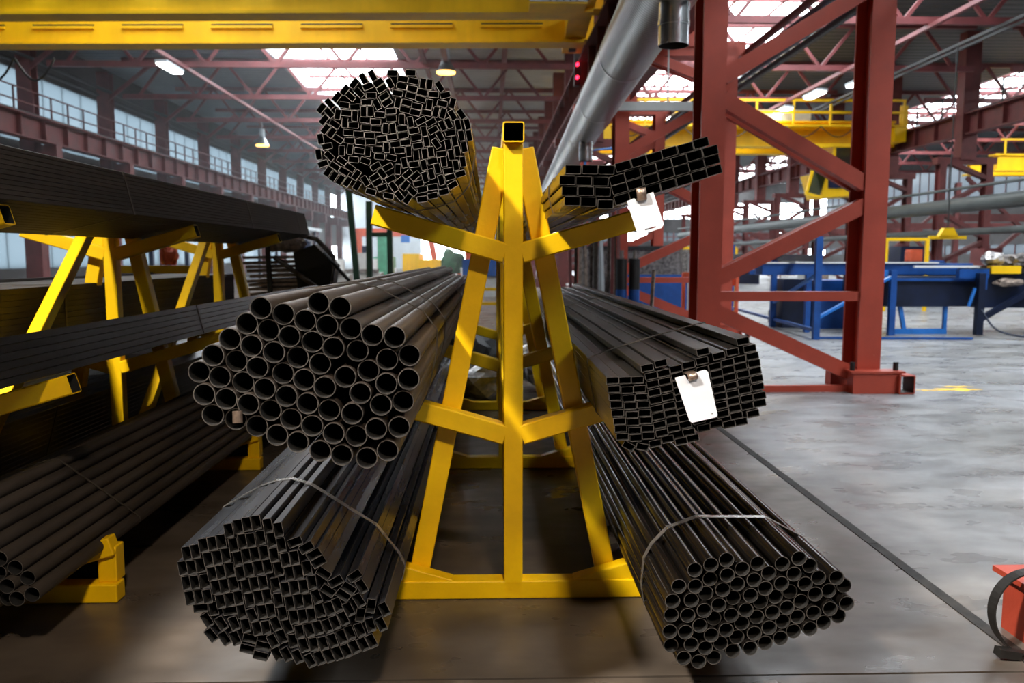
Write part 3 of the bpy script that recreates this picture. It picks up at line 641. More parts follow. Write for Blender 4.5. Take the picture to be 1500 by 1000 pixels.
LL = '-809,618,-82 -782,627,-82 -754,636,-82 -726,640,-82 -691,630,-82 -657,619,-82 -609,576,20 -573,560,30 -549,540,30 -535,516,30 -942,544,-82 -915,551,-82 -889,571,-82 -861,577,-82 -833,583,-82 -797,571,-82 -770,582,-82 -742,587,-82 -714,592,-82 -681,584,-82 -649,571,-82 -958,496,-82 -930,499,-82 -902,504,-82 -876,526,-82 -848,531,-82 -821,538,-82 -787,526,-82 -760,536,-82 -733,541,-82 -704,545,-82 -673,538,-82 -638,523,-82 -610,529,-82 -948,448,-82 -920,453,-82 -891,454,-82 -866,480,-82 -839,485,-82 -811,491,-82 -779,481,-82 -752,491,-82 -724,495,-82 -696,499,-82 -662,490,-82 -629,477,-82 -601,480,-82 -574,493,-82 -939,401,-82 -910,404,-82 -882,408,-82 -857,434,-82 -830,439,-82 -802,445,-82 -764,437,-82 -737,446,-82 -709,451,-82 -674,440,-82 -641,429,-82 -613,432,-82 -585,436,-82 -558,449,-82 -907,367,5 -868,364,-82 -843,390,-82 -815,394,-82 -787,401,-82 -754,393,-82 -726,401,-82 -698,406,-82 -664,393,-82 -629,383,-82 -602,387,-82 -574,388,-82 -545,403,-70 -889,327,-60 -817,356,8 -780,356,-82 -746,345,-70 -715,356,-82 -688,361,-82 -652,349,-82 -617,338,-82 -590,340,-82 -563,343,-82 -536,356,-75 -508,360,-72 -482,373,-70 -876,280,-55 -843,318,-60 -804,317,-70 -768,310,-80 -733,300,-80 -705,305,-82 -674,315,-70 -639,303,-75 -601,290,-82 -571,292,-75 -544,299,-75 -515,303,-70 -490,317,-70 -463,330,-65 -446,360,-65 -835,269,-60 -802,269,-70 -758,265,-15 -718,240,-15 -768,231,-15 -724,213,-15 -684,261,-65 -658,272,-70 -624,256,-82 -590,243,-75 -559,245,-82 -528,251,-75 -499,258,-72 -471,267,-70 -445,281,-70 -414,289,-70 -675,213,-65 -644,215,-65 -609,208,-68 -571,194,-65 -542,200,-68 -513,206,-68 -485,212,-68 -458,221,-68 -432,234,-66 -404,242,-65 -377,254,-65 -346,308,-65 -379,309,-75 -411,339,-100 -376,370,-100 -336,355,-65 -426,466,35 -404,434,-60 -444,429,-35 -484,451,30 -522,476,-35 -510,419,-35 -462,407,-35 -413,390,-60'
TL = '-287,1997,0 -234,1999,-3 -373,1981,-62 -346,1990,-62 -400,1967,50 -329,1971,35 -360,1959,22 -295,1968,-62 -257,1981,-12 -226,1976,-12 -198,1968,-98 -178,1966,-97 -148,1960,-58 -261,1961,-12 -230,1954,-10 -429,1949,52 -319,1953,30 -200,1943,-12 -167,1937,-5 -132,1936,15 -387,1942,-45 -452,1928,52 -273,1940,-10 -234,1933,-12 -412,1930,-42 -351,1934,0 -313,1931,32 -205,1923,-15 -141,1910,-10 -111,1912,-105 -474,1909,-50 -305,1913,32 -335,1908,-62 -273,1913,-102 -246,1913,-12 -217,1903,-12 -179,1908,-100 -498,1895,50 -432,1906,-8 -400,1900,2 -366,1914,0 -252,1893,-12 -476,1882,-50 -451,1878,-100 -425,1882,-5 -375,1887,-92 -354,1887,-92 -326,1877,-5 -293,1888,3 -222,1884,-12 -188,1884,-10 -160,1886,-105 -139,1882,-105 -111,1877,-60 -85,1880,-58 -492,1862,50 -400,1873,-95 -293,1867,5 -262,1865,-92 -205,1860,28 -370,1862,-3 -339,1857,-3 -236,1857,-80 -175,1856,30 -431,1855,-95 -461,1850,-32 -405,1847,-3 -141,1847,-65 -122,1853,-65 -95,1849,-80 -67,1851,-75 -488,1835,50 -368,1840,-3 -338,1836,-3 -310,1837,-95 -289,1839,-85 -261,1838,8 -226,1831,10 -196,1830,-80 -169,1833,30 -470,1825,52 -421,1826,-3 -118,1826,12 -390,1821,-3 -358,1817,-3 -148,1816,-60 -85,1817,-80 -62,1818,-80 -504,1807,-80 -452,1807,-32 -322,1807,5 -291,1813,8 -259,1818,10 -220,1811,10 -419,1803,-5 -386,1799,-5 -105,1802,-80 -189,1801,-82 -160,1794,-55 -125,1792,-80 -252,1797,8 -355,1798,0 -282,1791,8 -308,1782,-88 -484,1785,10 -215,1788,10 -77,1785,-80 -335,1777,0 -442,1773,-92 -418,1777,-98 -390,1773,-8 -364,1771,-95 -269,1773,5 -242,1771,-88 -97,1772,-80 -510,1761,-82 -479,1757,-45 -220,1760,-85 -195,1764,-82 -176,1770,-82 -145,1764,8 -116,1761,-80 -329,1755,-5 -294,1753,-12 -407,1747,-5 -372,1743,-20 -442,1743,-35 -138,1741,-82 -81,1741,-80 -256,1738,-80 -227,1733,5 -172,1743,15 -102,1731,-80 -498,1734,20 -198,1731,-78 -464,1727,-35 -342,1727,32 -418,1723,-35 -305,1724,28 -157,1721,-78 -276,1719,-92 -125,1714,10 -483,1711,-125 -436,1712,-30 -247,1705,40 -224,1699,42 -175,1705,-75 -323,1706,-52 -399,1701,52 -194,1695,-75 -89,1706,18 -120,1696,15 -467,1697,-125 -346,1695,32 -298,1690,30 -373,1684,-60 -448,1687,-125 -270,1683,40 -214,1676,15 -146,1687,-75 -426,1681,-125 -112,1672,30 -337,1679,30 -172,1666,10 -254,1671,50 -398,1671,-125 -323,1664,20 -289,1667,-55 -357,1652,-15 -305,1640,-10 -272,1640,-50 -248,1631,55 -234,1654,-45 -203,1659,10 -204,1630,8 -172,1640,12 -139,1652,12'
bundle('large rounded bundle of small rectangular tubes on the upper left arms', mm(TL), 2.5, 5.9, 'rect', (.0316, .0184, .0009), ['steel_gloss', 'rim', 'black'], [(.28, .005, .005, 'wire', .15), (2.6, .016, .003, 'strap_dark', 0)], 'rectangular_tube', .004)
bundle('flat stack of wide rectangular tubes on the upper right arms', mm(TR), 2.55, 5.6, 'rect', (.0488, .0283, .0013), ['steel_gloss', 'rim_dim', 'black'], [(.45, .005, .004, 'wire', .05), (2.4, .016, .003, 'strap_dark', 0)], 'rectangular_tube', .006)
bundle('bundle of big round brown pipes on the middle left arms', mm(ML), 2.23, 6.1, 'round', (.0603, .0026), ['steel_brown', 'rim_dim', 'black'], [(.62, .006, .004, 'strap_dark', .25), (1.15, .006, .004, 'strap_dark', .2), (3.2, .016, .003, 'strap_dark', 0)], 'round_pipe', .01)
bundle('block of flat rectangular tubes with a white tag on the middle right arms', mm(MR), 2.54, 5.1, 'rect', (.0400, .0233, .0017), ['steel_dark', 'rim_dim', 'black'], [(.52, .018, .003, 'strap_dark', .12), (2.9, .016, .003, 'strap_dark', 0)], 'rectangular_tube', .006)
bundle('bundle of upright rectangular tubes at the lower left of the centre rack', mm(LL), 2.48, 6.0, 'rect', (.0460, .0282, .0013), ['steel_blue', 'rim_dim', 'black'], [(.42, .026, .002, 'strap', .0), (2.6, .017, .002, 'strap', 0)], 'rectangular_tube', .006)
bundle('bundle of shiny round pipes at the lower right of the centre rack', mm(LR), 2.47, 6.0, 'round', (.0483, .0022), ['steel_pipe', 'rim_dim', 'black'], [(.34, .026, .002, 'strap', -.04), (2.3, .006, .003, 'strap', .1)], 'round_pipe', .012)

def stack(x, z, wd, ht, nx, nz, ang, hollow_core=True):
    """rows of tubes lying on a sloping arm; the hidden core is left out"""
    out = []; c, s = math.cos(R(ang)), math.sin(R(ang))
    for i in range(nx):
        for j in range(nz):
            if hollow_core and 1 < i < nx - 1 and 0 < j < nz - 1: continue
            u, v = -(i + .5)*wd, (j + .5)*ht; out.append((x + c*u - s*v, z + s*u + c*v, ang + random.uniform(-1, 1)))
    return out
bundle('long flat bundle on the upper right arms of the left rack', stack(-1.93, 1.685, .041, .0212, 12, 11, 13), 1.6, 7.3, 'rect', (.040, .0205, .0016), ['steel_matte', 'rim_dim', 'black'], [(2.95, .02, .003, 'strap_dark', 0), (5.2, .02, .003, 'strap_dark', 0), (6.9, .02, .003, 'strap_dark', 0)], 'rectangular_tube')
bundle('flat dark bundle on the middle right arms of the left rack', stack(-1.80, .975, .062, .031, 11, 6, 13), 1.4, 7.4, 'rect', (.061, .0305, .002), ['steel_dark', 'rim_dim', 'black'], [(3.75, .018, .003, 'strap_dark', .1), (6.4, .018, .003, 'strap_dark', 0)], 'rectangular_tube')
LBP = []
for j in range(8):
    for i in range(11 - j):
        u = -.03 - .0585*i - .0293*j; v = .03 + .0507*j; c, s = math.cos(R(16)), math.sin(R(16))
        LBP.append((-1.62 + c*u - s*v, .225 + s*u + c*v))
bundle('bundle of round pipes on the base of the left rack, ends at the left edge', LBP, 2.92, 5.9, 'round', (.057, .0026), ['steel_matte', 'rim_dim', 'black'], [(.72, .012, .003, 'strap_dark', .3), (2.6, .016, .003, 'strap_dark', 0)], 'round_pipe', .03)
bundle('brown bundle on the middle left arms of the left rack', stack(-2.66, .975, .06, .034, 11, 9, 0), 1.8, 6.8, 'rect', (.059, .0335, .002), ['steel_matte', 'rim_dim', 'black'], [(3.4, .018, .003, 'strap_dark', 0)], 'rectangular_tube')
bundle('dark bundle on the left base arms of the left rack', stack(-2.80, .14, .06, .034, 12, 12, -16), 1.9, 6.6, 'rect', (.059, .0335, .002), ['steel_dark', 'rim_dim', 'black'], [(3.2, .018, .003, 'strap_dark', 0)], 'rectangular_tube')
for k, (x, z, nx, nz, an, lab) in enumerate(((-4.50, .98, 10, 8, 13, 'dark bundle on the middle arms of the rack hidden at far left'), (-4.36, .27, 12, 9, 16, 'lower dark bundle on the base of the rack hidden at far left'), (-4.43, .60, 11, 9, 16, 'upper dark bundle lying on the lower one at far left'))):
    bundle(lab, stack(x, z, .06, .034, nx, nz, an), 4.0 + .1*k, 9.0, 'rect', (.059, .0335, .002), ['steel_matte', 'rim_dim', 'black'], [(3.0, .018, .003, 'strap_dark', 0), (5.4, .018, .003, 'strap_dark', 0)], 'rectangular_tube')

# tags clipped into tube ends
def card(label, pts, slot, y, clip):
    """pts in metres (x, z) on the plane y; slot the four corners of the punched slot"""
    t = thing('tube_tag', label, 'tag', (pts[0][0], y, pts[0][1]), 'white bundle tags')
    n = len(pts); bm = bmesh.new()
    o_ = [bm.verts.new((x, y, z)) for x, z in pts]; i_ = [bm.verts.new((x, y, z)) for x, z in slot]
    e = [bm.edges.new((o_[k], o_[(k+1) % n])) for k in range(n)] + [bm.edges.new((i_[k], i_[(k+1) % len(slot)])) for k in range(len(slot))]
    bmesh.ops.triangle_fill(bm, edges=e, use_beauty=True)
    g = bmesh.ops.extrude_face_region(bm, geom=bm.faces[:]); bmesh.ops.translate(bm, vec=(0, -.0012, 0), verts=[v for v in g['geom'] if isinstance(v, bmesh.types.BMVert)])
    bmesh.ops.recalc_face_normals(bm, faces=bm.faces[:]); me = bpy.data.meshes.new('card'); bm.to_mesh(me); bm.free(); me.materials.append(M['card'])
    put('card', me, Matrix.Identity(4), t)
    cx, cz, a, wd, ln = clip                                    # bent spring clip
    ux, uz = math.cos(a), math.sin(a); vx, vz = -math.sin(a), math.cos(a); vs = []; fs = []
    prof = [(-.006, .010), (-.012, .004), (-.014, -.004), (-.010, -.012), (-.003, -.018), (.012, -.016), (.02, -.012)]; prof = [(q[0], ln*(.5 + .5*(q[1] + .018)/.028) - ln*.5) for q in prof]
    prof = [(.05, ln*.5)] + [(-.010 - .006*math.sin(math.pi*k/6), ln*(.5 - k/6)) for k in range(7)] + [(.004, -ln*.5)]
    for dy, v in prof:
        for s in (-.5, .5): vs.append((cx + ux*wd*s + vx*v, y + dy, cz + uz*wd*s + vz*v))
    fs = [(2*k, 2*k+1, 2*k+3, 2*k+2) for k in range(len(prof)-1)]
    o = put('clip', mesh('clip', vs, fs, 'clip', None, [True]*len(fs)), Matrix.Identity(4), t); m_ = o.modifiers.new('thick', 'SOLIDIFY'); m_.thickness = .001
card('white paper tag with a slot clipped under the upper right stack', [(0.4182, 1.6275), (0.4411, 1.6358), (0.4484, 1.6275), (0.4768, 1.6387), (0.4799, 1.6491), (0.4991, 1.6553), (0.5338, 1.5572), (0.5268, 1.5456), (0.4618, 1.5239), (0.4534, 1.5239)], [(0.4750, 1.5422), (0.5078, 1.5510), (0.5095, 1.5477), (0.4768, 1.5385)], 2.528, (0.4610, 1.6479, .12, .030, .036))
card('larger white paper tag clipped to the middle right block of tubes', [(0.5751, 1.0826), (0.6071, 1.0909), (0.6139, 1.0760), (0.6446, 1.0856), (0.6416, 1.0998), (0.6691, 1.1081), (0.6789, 1.1016), (0.7128, 0.9638), (0.7072, 0.9566), (0.6325, 0.9394), (0.6246, 0.9447)], [(0.6926, 0.9691), (0.6965, 0.9704), (0.6978, 0.9671), (0.6940, 0.9659)], 2.518, (0.6283, 1.0873, .26, .030, .020))
pc = thing('spring_clip', 'bent shiny metal clip in a pipe of the middle left bundle', 'clip', (-0.6892, 2.2, 1.0250))
cyl('clip_plate', (-0.6892, 2.218, 1.0080), (-0.6902, 2.222, 1.0400), .0135, 'clip', pc, 20)

# ------------------------------------------------------------------ things around the racks
def rag(name, c, r, m, seed, label, cat, sq=.5):
    """crumpled lump"""
    rnd = random.Random(seed); bm = bmesh.new(); bmesh.ops.create_icosphere(bm, subdivisions=3, radius=1)
    for v in bm.verts:
        k = 1 + .22*math.sin(5*v.co.x + seed) * math.cos(4*v.co.y + 2*seed) + rnd.uniform(-.09, .09); v.co = Vector((v.co.x*r[0]*k, v.co.y*r[1]*k, max(v.co.z, -.75)*r[2]*k))
    me = bpy.data.meshes.new(name); bm.to_mesh(me); bm.free(); me.materials.append(M[m])
    zmin = min(v.co.z for v in me.vertices)
    o = put(name, me, Matrix.Translation((c[0], c[1], c[2] - zmin))); tag(o, label, cat); return o
rag('wrapped_sack', (-.17, 8.35, 0), (.42, .35, .22), 'foil', 3, 'grey plastic-wrapped sack on the floor behind the third rack frame', 'sack')
rag('wrapped_sack', (.66, 8.95, 0), (.36, .3, .30), 'foil', 5, 'taller shiny wrapped sack right of the centre post', 'sack')
rag('black_sack', (-.15, 9.1, 0), (.38, .3, .34), 'black', 8, 'black plastic sack behind the grey wrapped sack', 'sack')
rag('debris_heap', (1.05, 10.6, 0), (.45, .8, .22), 'scrap', 11, 'low heap of dark debris on the floor beyond the rack', 'debris')
pr_ = thing('low_barrier', 'small yellow barrier frame far beyond the centre post', 'barrier', (.05, 21, 0))
for z in (.62, .25): bar('rail', (-.5, 21, z), (.6, 21, z), .06, .08, 'crane_yellow', pr_)
for x in (-.45, .55): bar('post', (x, 21, 0), (x, 21, .7), .06, .06, 'crane_yellow', pr_)
bx = thing('blue_crate', 'small blue crate with orange load far behind the centre post', 'crate', (-.2, 30, 0)); box('crate_body', (-1.0, 29.5, .75), (.4, 30.5, 1.35), 'blue', bx); box('crate_stand', (-.9, 29.6, 0), (.3, 30.4, .75), 'grey_box', bx); box('crate_load', (-.9, 29.7, 1.35), (.2, 30.3, 2.1), 'orange', bx)
# stacks of cut plates beyond the left rack
rnd = random.Random(4)
for k in range(13):
    z = .78 + .055*k; x0 = -2.93 + rnd.uniform(-.05, .05); x1 = -2.26 + rnd.uniform(-.06, .06)
    o = bar('steel_plate', (x0, 10.4 + rnd.uniform(-.1, .1), z + rnd.uniform(-.01, .01)), (x1, 10.4, z + .012), .9, .035, 'rust_plate'); tag(o, 'warped rusty plate in the stack beyond the left rack' if k else 'lowest warped plate of the stack beyond the left rack', 'plate', 'stack of warped plates')
tr = thing('plate_stand', 'dark steel stand under the stack of warped plates', 'stand', (-2.6, 10.4, 0))
box('deck', (-3.0, 9.9, .68), (-2.1, 10.9, .74), 'scrap', tr)
for x in (-2.95, -2.15):
    for y in (9.95, 10.85): box('leg', (x - .03, y - .03, 0), (x + .03, y + .03, .68), 'scrap', tr)
bar('upright', (-2.62, 9.86, .7), (-2.64, 9.86, 1.62), .05, .05, 'black', tr)
mc = thing('black_machine', 'black machine with a bent tube frame next to the plate stack', 'machine', (-2.1, 10.2, 0))
slab_('seat_back', [(-2.30, 1.0), (-1.95, .85), (-1.85, 1.35), (-2.1, 1.6), (-2.35, 1.5)], 9.9, 10.2, 'black', mc)
box('pedestal', (-2.25, 9.9, 0), (-1.95, 10.3, .95), 'black', mc)
tube_path('frame_tube', [(-2.55, 9.8, 1.45), (-2.0, 9.8, 1.05), (-1.88, 9.8, 1.1), (-1.85, 9.8, 1.45), (-2.05, 9.8, 1.66), (-2.3, 9.8, 1.72)], .03, 'scrap', mc)
tube_path('lever', [(-1.95, 9.7, 1.5), (-1.55, 9.7, 1.05)], .02, 'black', mc)
rag('rag_heap', (-2.45, 10.0, 1.5), (.22, .2, .12), 'rust_plate', 21, 'crumpled brown cloth on top of the plate stack', 'cloth')
# second stand with light pipes far left
o = bar('yellow_beam', (-5.2, 11.3, 1.28), (-3.9, 11.3, 1.28), .1, .1, 'crane_yellow'); tag(o, 'yellow beam lying behind the left rack', 'beam')
ys_ = thing('trestle', 'dark trestle that carries the yellow beam behind the left rack', 'trestle', (-4.5, 11.3, 0))
for x in (-5.0, -4.1): bar('leg', (x, 11.3, 0), (x, 11.3, 1.23), .09, .09, 'red_dark', ys_)
bar('rail', (-5.0, 11.3, .6), (-4.1, 11.3, .6), .05, .05, 'red_dark', ys_)
rag('orange_bag', (-4.35, 11.3, 1.33), (.12, .12, .16), 'orange', 31, 'orange and white bag behind the yellow beam', 'bag')
for k in range(6):
    o = cyl('loose_pipe', (-5.55 + .055*k, 6.2, 1.35 + .03*(k % 2)), (-5.5 + .055*k, 8.4, 1.35 + .03*(k % 2)), .022, 'galv', None, 10); tag(o, 'pale loose pipe lying on the far left dark bundle', 'pipe', 'loose pipes at far left')
# green trestle, far machines in the left aisle
gt = thing('green_trestle', 'tall dark green trestle frame behind the middle left pipes', 'trestle', (-2.8, 19, 0))
bar('post', (-3.0, 19, 0), (-3.22, 19, 3.0), .13, .13, 'green', gt); bar('post', (-2.78, 19, 0), (-2.76, 19, 2.7), .17, .13, 'green', gt); bar('post', (-2.3, 19, 0), (-2.3, 19, 2.7), .12, .13, 'green', gt)
bar('cross_bar', (-2.8, 19, 1.95), (-2.3, 19, 1.95), .08, .1, 'green', gt); bar('strut', (-2.8, 18.6, .95), (-2.0, 18.6, .6), .1, .12, 'black', gt)
yb = thing('yellow_container', 'yellow machine container far along the left aisle', 'container', (-4.5, 50, 0)); box('container_body', (-5.2, 49, 0), (-2.6, 52, 1.25), 'crane_yellow', yb); box('container_top', (-5.2, 49, 1.25), (-4.2, 52, 1.6), 'crane_yellow', yb)
for x in (-5.0, -3.9, -2.8): box('rib', (x, 48.9, .2), (x + .1, 49, 1.25), 'crane_yellow', yb)
rag('bush_of_shavings', (-2.15, 46, 0), (.65, .6, .95), 'green', 41, 'dark heap of metal shavings next to the yellow container', 'heap')
gm = thing('green_machine', 'pale green machine tool far along the left aisle', 'machine', (-6, 48, 0)); box('machine_body', (-7.2, 47, 0), (-5.6, 49, 1.4), 'green2', gm); box('head_stock', (-6.4, 47, 1.4), (-5.7, 48.6, 2.6), 'green2', gm); box('guard', (-7.0, 46.9, .6), (-6.4, 47.0, 1.3), 'white', gm)
og = thing('gantry_crane', 'orange-red gantry frame at the bright end of the left aisle', 'gantry crane', (-5, 58, 0)); bar('bridge', (-9.5, 58, 3.1), (-2.6, 58, 3.1), .4, .55, 'orange', og); bar('leg', (-3.7, 58, 0), (-4.2, 58, 2.9), .5, .4, 'orange', og); bar('leg', (-9.2, 58, 0), (-9.2, 58, 2.9), .5, .4, 'orange', og); box('hoist', (-6.2, 57.6, 2.4), (-5.6, 58.2, 2.9), 'blue_light', og)
bt = thing('barrier_tape', 'red and white striped barrier tape across the far aisle', 'barrier tape', (-3, 40, .8))
for k in range(16): box('tape_stripe', (-4.6 + .2*k, 40, .48), (-4.4 + .2*k, 40.01, .62), 'orange' if k % 2 else 'white', bt)
for x in (-4.6, -1.4): box('tape_post', (x - .04, 40, 0), (x + .04, 40.08, .9), 'white', bt)
for k, (x, y, wd, h, m, lab) in enumerate(((-7.6, 34, 1.1, 1.75, 'white', 'white machine cabinet far left of the green trestle'), (-6.3, 32, .9, 1.35, 'grey_box', 'grey machine with guards behind the plate stack'), (-5.5, 36, .8, 1.6, 'grey_box', 'pale grey machine close to the green trestle'), (-8.6, 38, 1.2, 1.9, 'grey_box', 'tall pale machine in the haze by the left wall'), (-9.8, 42, 1.4, 2.0, 'white_panel', 'wide pale machine hood far along the left wall'))):
    t = thing('machine_tool', lab, 'machine', (x, y, 0), 'machine tools in the left aisle')
    box('bed', (x - wd, y - .4, 0), (x + wd, y + .4, .75), m, t); box('column', (x - wd*.3, y - .3, .75), (x + wd*.35, y + .3, h), m, t); box('table', (x - wd*.9, y - .5, .75), (x + wd*.8, y + .1, .9), 'scrap', t); cyl('motor', (x + wd*.1, y, h), (x + wd*.1, y, h + .3), .15, 'navy', t, 12)
    box('control_panel', (x + wd*.5, y - .5, .9), (x + wd*.8, y - .3, 1.35), 'crane_yellow' if k == 0 else 'white', t)
rm = thing('wall_conveyor', 'pale overhead conveyor frame along the lower left wall', 'conveyor', (-13, 40, 0))
for x in (-12.6, -13.6): bar('rail', (x, 30, 3.35), (x, 62, 3.35), .12, .22, 'white_panel', rm)
for i in range(9):
    y = 31 + 3.6*i; bar('post', (-12.6, y, 0), (-12.6, y, 3.3), .16, .16, 'navy', rm); bar('brace', (-12.6, y, 2.0), (-12.6, y + 1.6, 3.2), .08, .08, 'navy', rm); bar('cross_beam', (-12.6, y, 3.2), (-13.6, y, 3.2), .1, .1, 'white_panel', rm)

# ------------------------------------------------------------------ right side: bins, bars, blue line
BR = random.Random(9)
for k in range(17):                                           # upright bars leaning behind the middle right bundle
    x = 1.36 + .052*k; y = 13.5 + BR.uniform(-.15, .3); h = BR.uniform(1.8, 2.6)
    m = BR.choice(['scrap', 'red_dark', 'scrap', 'strap_dark', 'rust_plate'])
    if k in (9, 10): m, h = 'white_panel', 1.75
    o = bar('standing_bar', (x, y, 0), (x + BR.uniform(-.06, .06), y + .25, h), .05, .04, m); tag(o, 'pale flat panel standing among the dark steel bars' if k in (9, 10) else 'steel bar standing upright in the row behind the right bundles', 'steel bar', 'pale panels among the bars' if k in (9, 10) else 'upright steel bars')
for k, x in enumerate((2.02, 2.22)):
    t = thing('gas_cylinder', ['left blue and black gas cylinder beside the upright bars', 'right blue and black gas cylinder beside the red column'][k], 'gas cylinder', (x, 12.6, 0), 'gas cylinders'); cyl('bottle', (x, 12.6, 0), (x, 12.6, .95), .085, 'blue', t, 20); cyl('upper_bottle', (x, 12.6, .95), (x, 12.6, 1.42), .084, 'black', t, 20); cyl('valve', (x, 12.6, 1.42), (x, 12.6, 1.55), .03, 'strap', t, 10)
o = bar('wooden_batten', (2.42, 12.4, 0), (2.5, 12.5, 1.25), .05, .03, 'rust_plate'); tag(o, 'pale wooden batten leaning on the red column', 'batten')
bn = thing('waste_bin', 'large blue open bin between the lattice columns', 'bin', (3.6, 18.4, 0))
box('bin_front', (2.75, 17.9, .05), (4.55, 17.96, 1.02), 'blue', bn); box('bin_back', (2.75, 19.2, .05), (4.55, 19.26, 1.02), 'blue', bn); box('bin_side', (2.75, 17.96, .05), (2.81, 19.2, 1.02), 'blue', bn); box('bin_side', (4.49, 17.96, .05), (4.55, 19.2, 1.02), 'blue', bn); box('bin_bottom', (2.75, 17.9, 0), (4.55, 19.26, .05), 'blue', bn); box('rim', (2.70, 17.86, 1.0), (4.6, 17.92, 1.06), 'blue', bn)
dk = thing('dark_container', 'dark grey container behind the blue bin', 'container', (3.5, 20, 0)); box('container_body', (2.3, 19.4, 0), (4.5, 20.45, 1.62), 'scrap', dk); box('container_lid', (2.25, 19.35, 1.62), (4.55, 20.5, 1.70), 'black', dk)
gc = thing('control_cabinet', 'pale grey control cabinet inside a red guard frame', 'cabinet', (4.0, 15.8, 0)); box('cabinet_body', (3.86, 15.7, .35), (4.26, 16.0, 1.5), 'grey_box', gc, .01); box('cabinet_door', (3.9, 15.68, .42), (4.22, 15.7, 1.44), 'grey_box', gc); tube_path('cable', [(4.1, 15.66, 1.05), (4.17, 15.64, .95), (4.2, 15.64, .8)], .015, 'black', gc); box('cabinet_foot', (3.9, 15.75, 0), (4.22, 15.95, .35), 'black', gc)
gf = thing('guard_frame', 'bright red guard frame around the grey cabinet', 'guard frame', (4.0, 15.3, 0))
for z in (1.12, .38): bar('rail', (3.6, 15.2, z), (4.6, 15.2, z), .06, .09, 'orange', gf)
for x in (3.6, 4.6): bar('post', (x, 15.2, 0), (x, 15.2, 1.16), .06, .06, 'orange', gf)
box('red_panel', (4.3, 15.3, .9), (4.6, 15.33, 1.12), 'orange', gf)

# blue storage stand of posts
bs = thing('blue_stand', 'blue steel post stand with cross bracing behind the red column', 'storage stand', (5.8, 16, 0))
for (x, y, h) in ((5.72, 14.2, 1.80), (5.85, 16.8, 1.55), (6.1, 20.6, 1.75), (7.4, 14.9, 1.2)): bar('post', (x, y, 0), (x, y, h), .11, .09, 'blue', bs)
bar('beam', (5.72, 14.2, 1.42), (6.1, 20.6, 1.45), .08, .12, 'navy', bs); bar('lower_rail', (5.72, 14.2, .16), (6.1, 20.6, .16), .05, .06, 'blue', bs)
bar('brace', (5.85, 16.8, .5), (5.72, 14.2, 1.15), .05, .05, 'blue_light', bs); bar('brace', (5.8, 14.4, .35), (7.4, 14.9, 1.1), .05, .05, 'blue_light', bs); bar('lower_rail', (5.72, 14.2, .03), (8.4, 14.0, .03), .05, .04, 'blue', bs)
# long blue machine line
bl = thing('machine_line', 'long blue roller machine line standing on bright blue feet', 'machine', (8, 15, 0))
box('top_beam', (5.2, 15.6, 1.10), (9.3, 16.0, 1.32), 'blue', bl, .01); box('top_strip', (5.2, 15.55, 1.32), (8.6, 15.7, 1.345), 'white', bl); box('rail_tube', (8.0, 15.3, 1.24), (12.5, 15.36, 1.28), 'white', bl)
box('trough', (6.9, 15.1, .52), (9.1, 15.9, 1.08), 'navy', bl, .01); box('trough_lip', (6.9, 15.02, 1.0), (9.0, 15.1, 1.05), 'blue', bl)
box('main_body', (9.1, 15.0, .50), (13.5, 16.2, 1.16), 'navy', bl, .01); box('body_cap', (9.0, 14.9, 1.16), (13.5, 16.2, 1.24), 'black', bl)
bar('down_post', (8.95, 14.75, .02), (8.95, 14.75, 1.15), .12, .12, 'navy', bl); bar('upper_bracket', (8.6, 14.9, 1.14), (9.15, 14.9, 1.14), .12, .16, 'blue', bl); bar('bracket_leg', (9.05, 14.85, .85), (9.05, 14.85, 1.1), .1, .1, 'blue', bl)
bar('brace', (9.0, 14.8, .3), (10.2, 14.9, .95), .08, .1, 'navy', bl); cyl('spindle', (10.05, 14.75, .98), (10.28, 14.75, .96), .09, 'blue_light', bl, 16)
bar('lever', (8.72, 14.7, .55), (8.82, 14.7, .88), .04, .04, 'blue_light', bl)
box('yellow_bracket', (9.2, 14.85, 1.14), (9.75, 15.0, 1.28), 'crane_yellow', bl)
def foot(x, y, wd, h):
    bar('foot_beam', (x - .25, y, .05), (x + wd, y, .05), .09, .1, 'blue_light', bl); bar('foot_leg', (x + .05, y, .08), (x - .05, y, h), .06, .07, 'blue_light', bl); bar('foot_leg', (x + wd - .03, y, .08), (x + wd - .03, y, h), .06, .07, 'blue_light', bl); bar('foot_top', (x - .08, y, h), (x + wd, y, h), .08, .07, 'blue_light', bl)
foot(7.75, 15.2, .85, .55); foot(10.0, 14.6, .8, .52); foot(11.9, 14.6, .8, .52)
bar('lower_beam', (10.6, 14.7, .50), (13.4, 14.6, .50), .1, .1, 'blue', bl)
for (x, y) in ((6.1, 15.6), (7.0, 15.6)): bar('leg', (x, y, 0), (x, y, 1.1), .1, .1, 'blue', bl)
box('gear_cabinet', (6.55, 16.3, 0), (7.35, 17.0, .98), 'blue', bl, .01); box('dark_cabinet', (5.95, 16.5, 0), (6.5, 17.2, 1.0), 'navy', bl); box('valve_block', (7.25, 15.2, .9), (7.45, 15.4, 1.2), 'blue_light', bl)
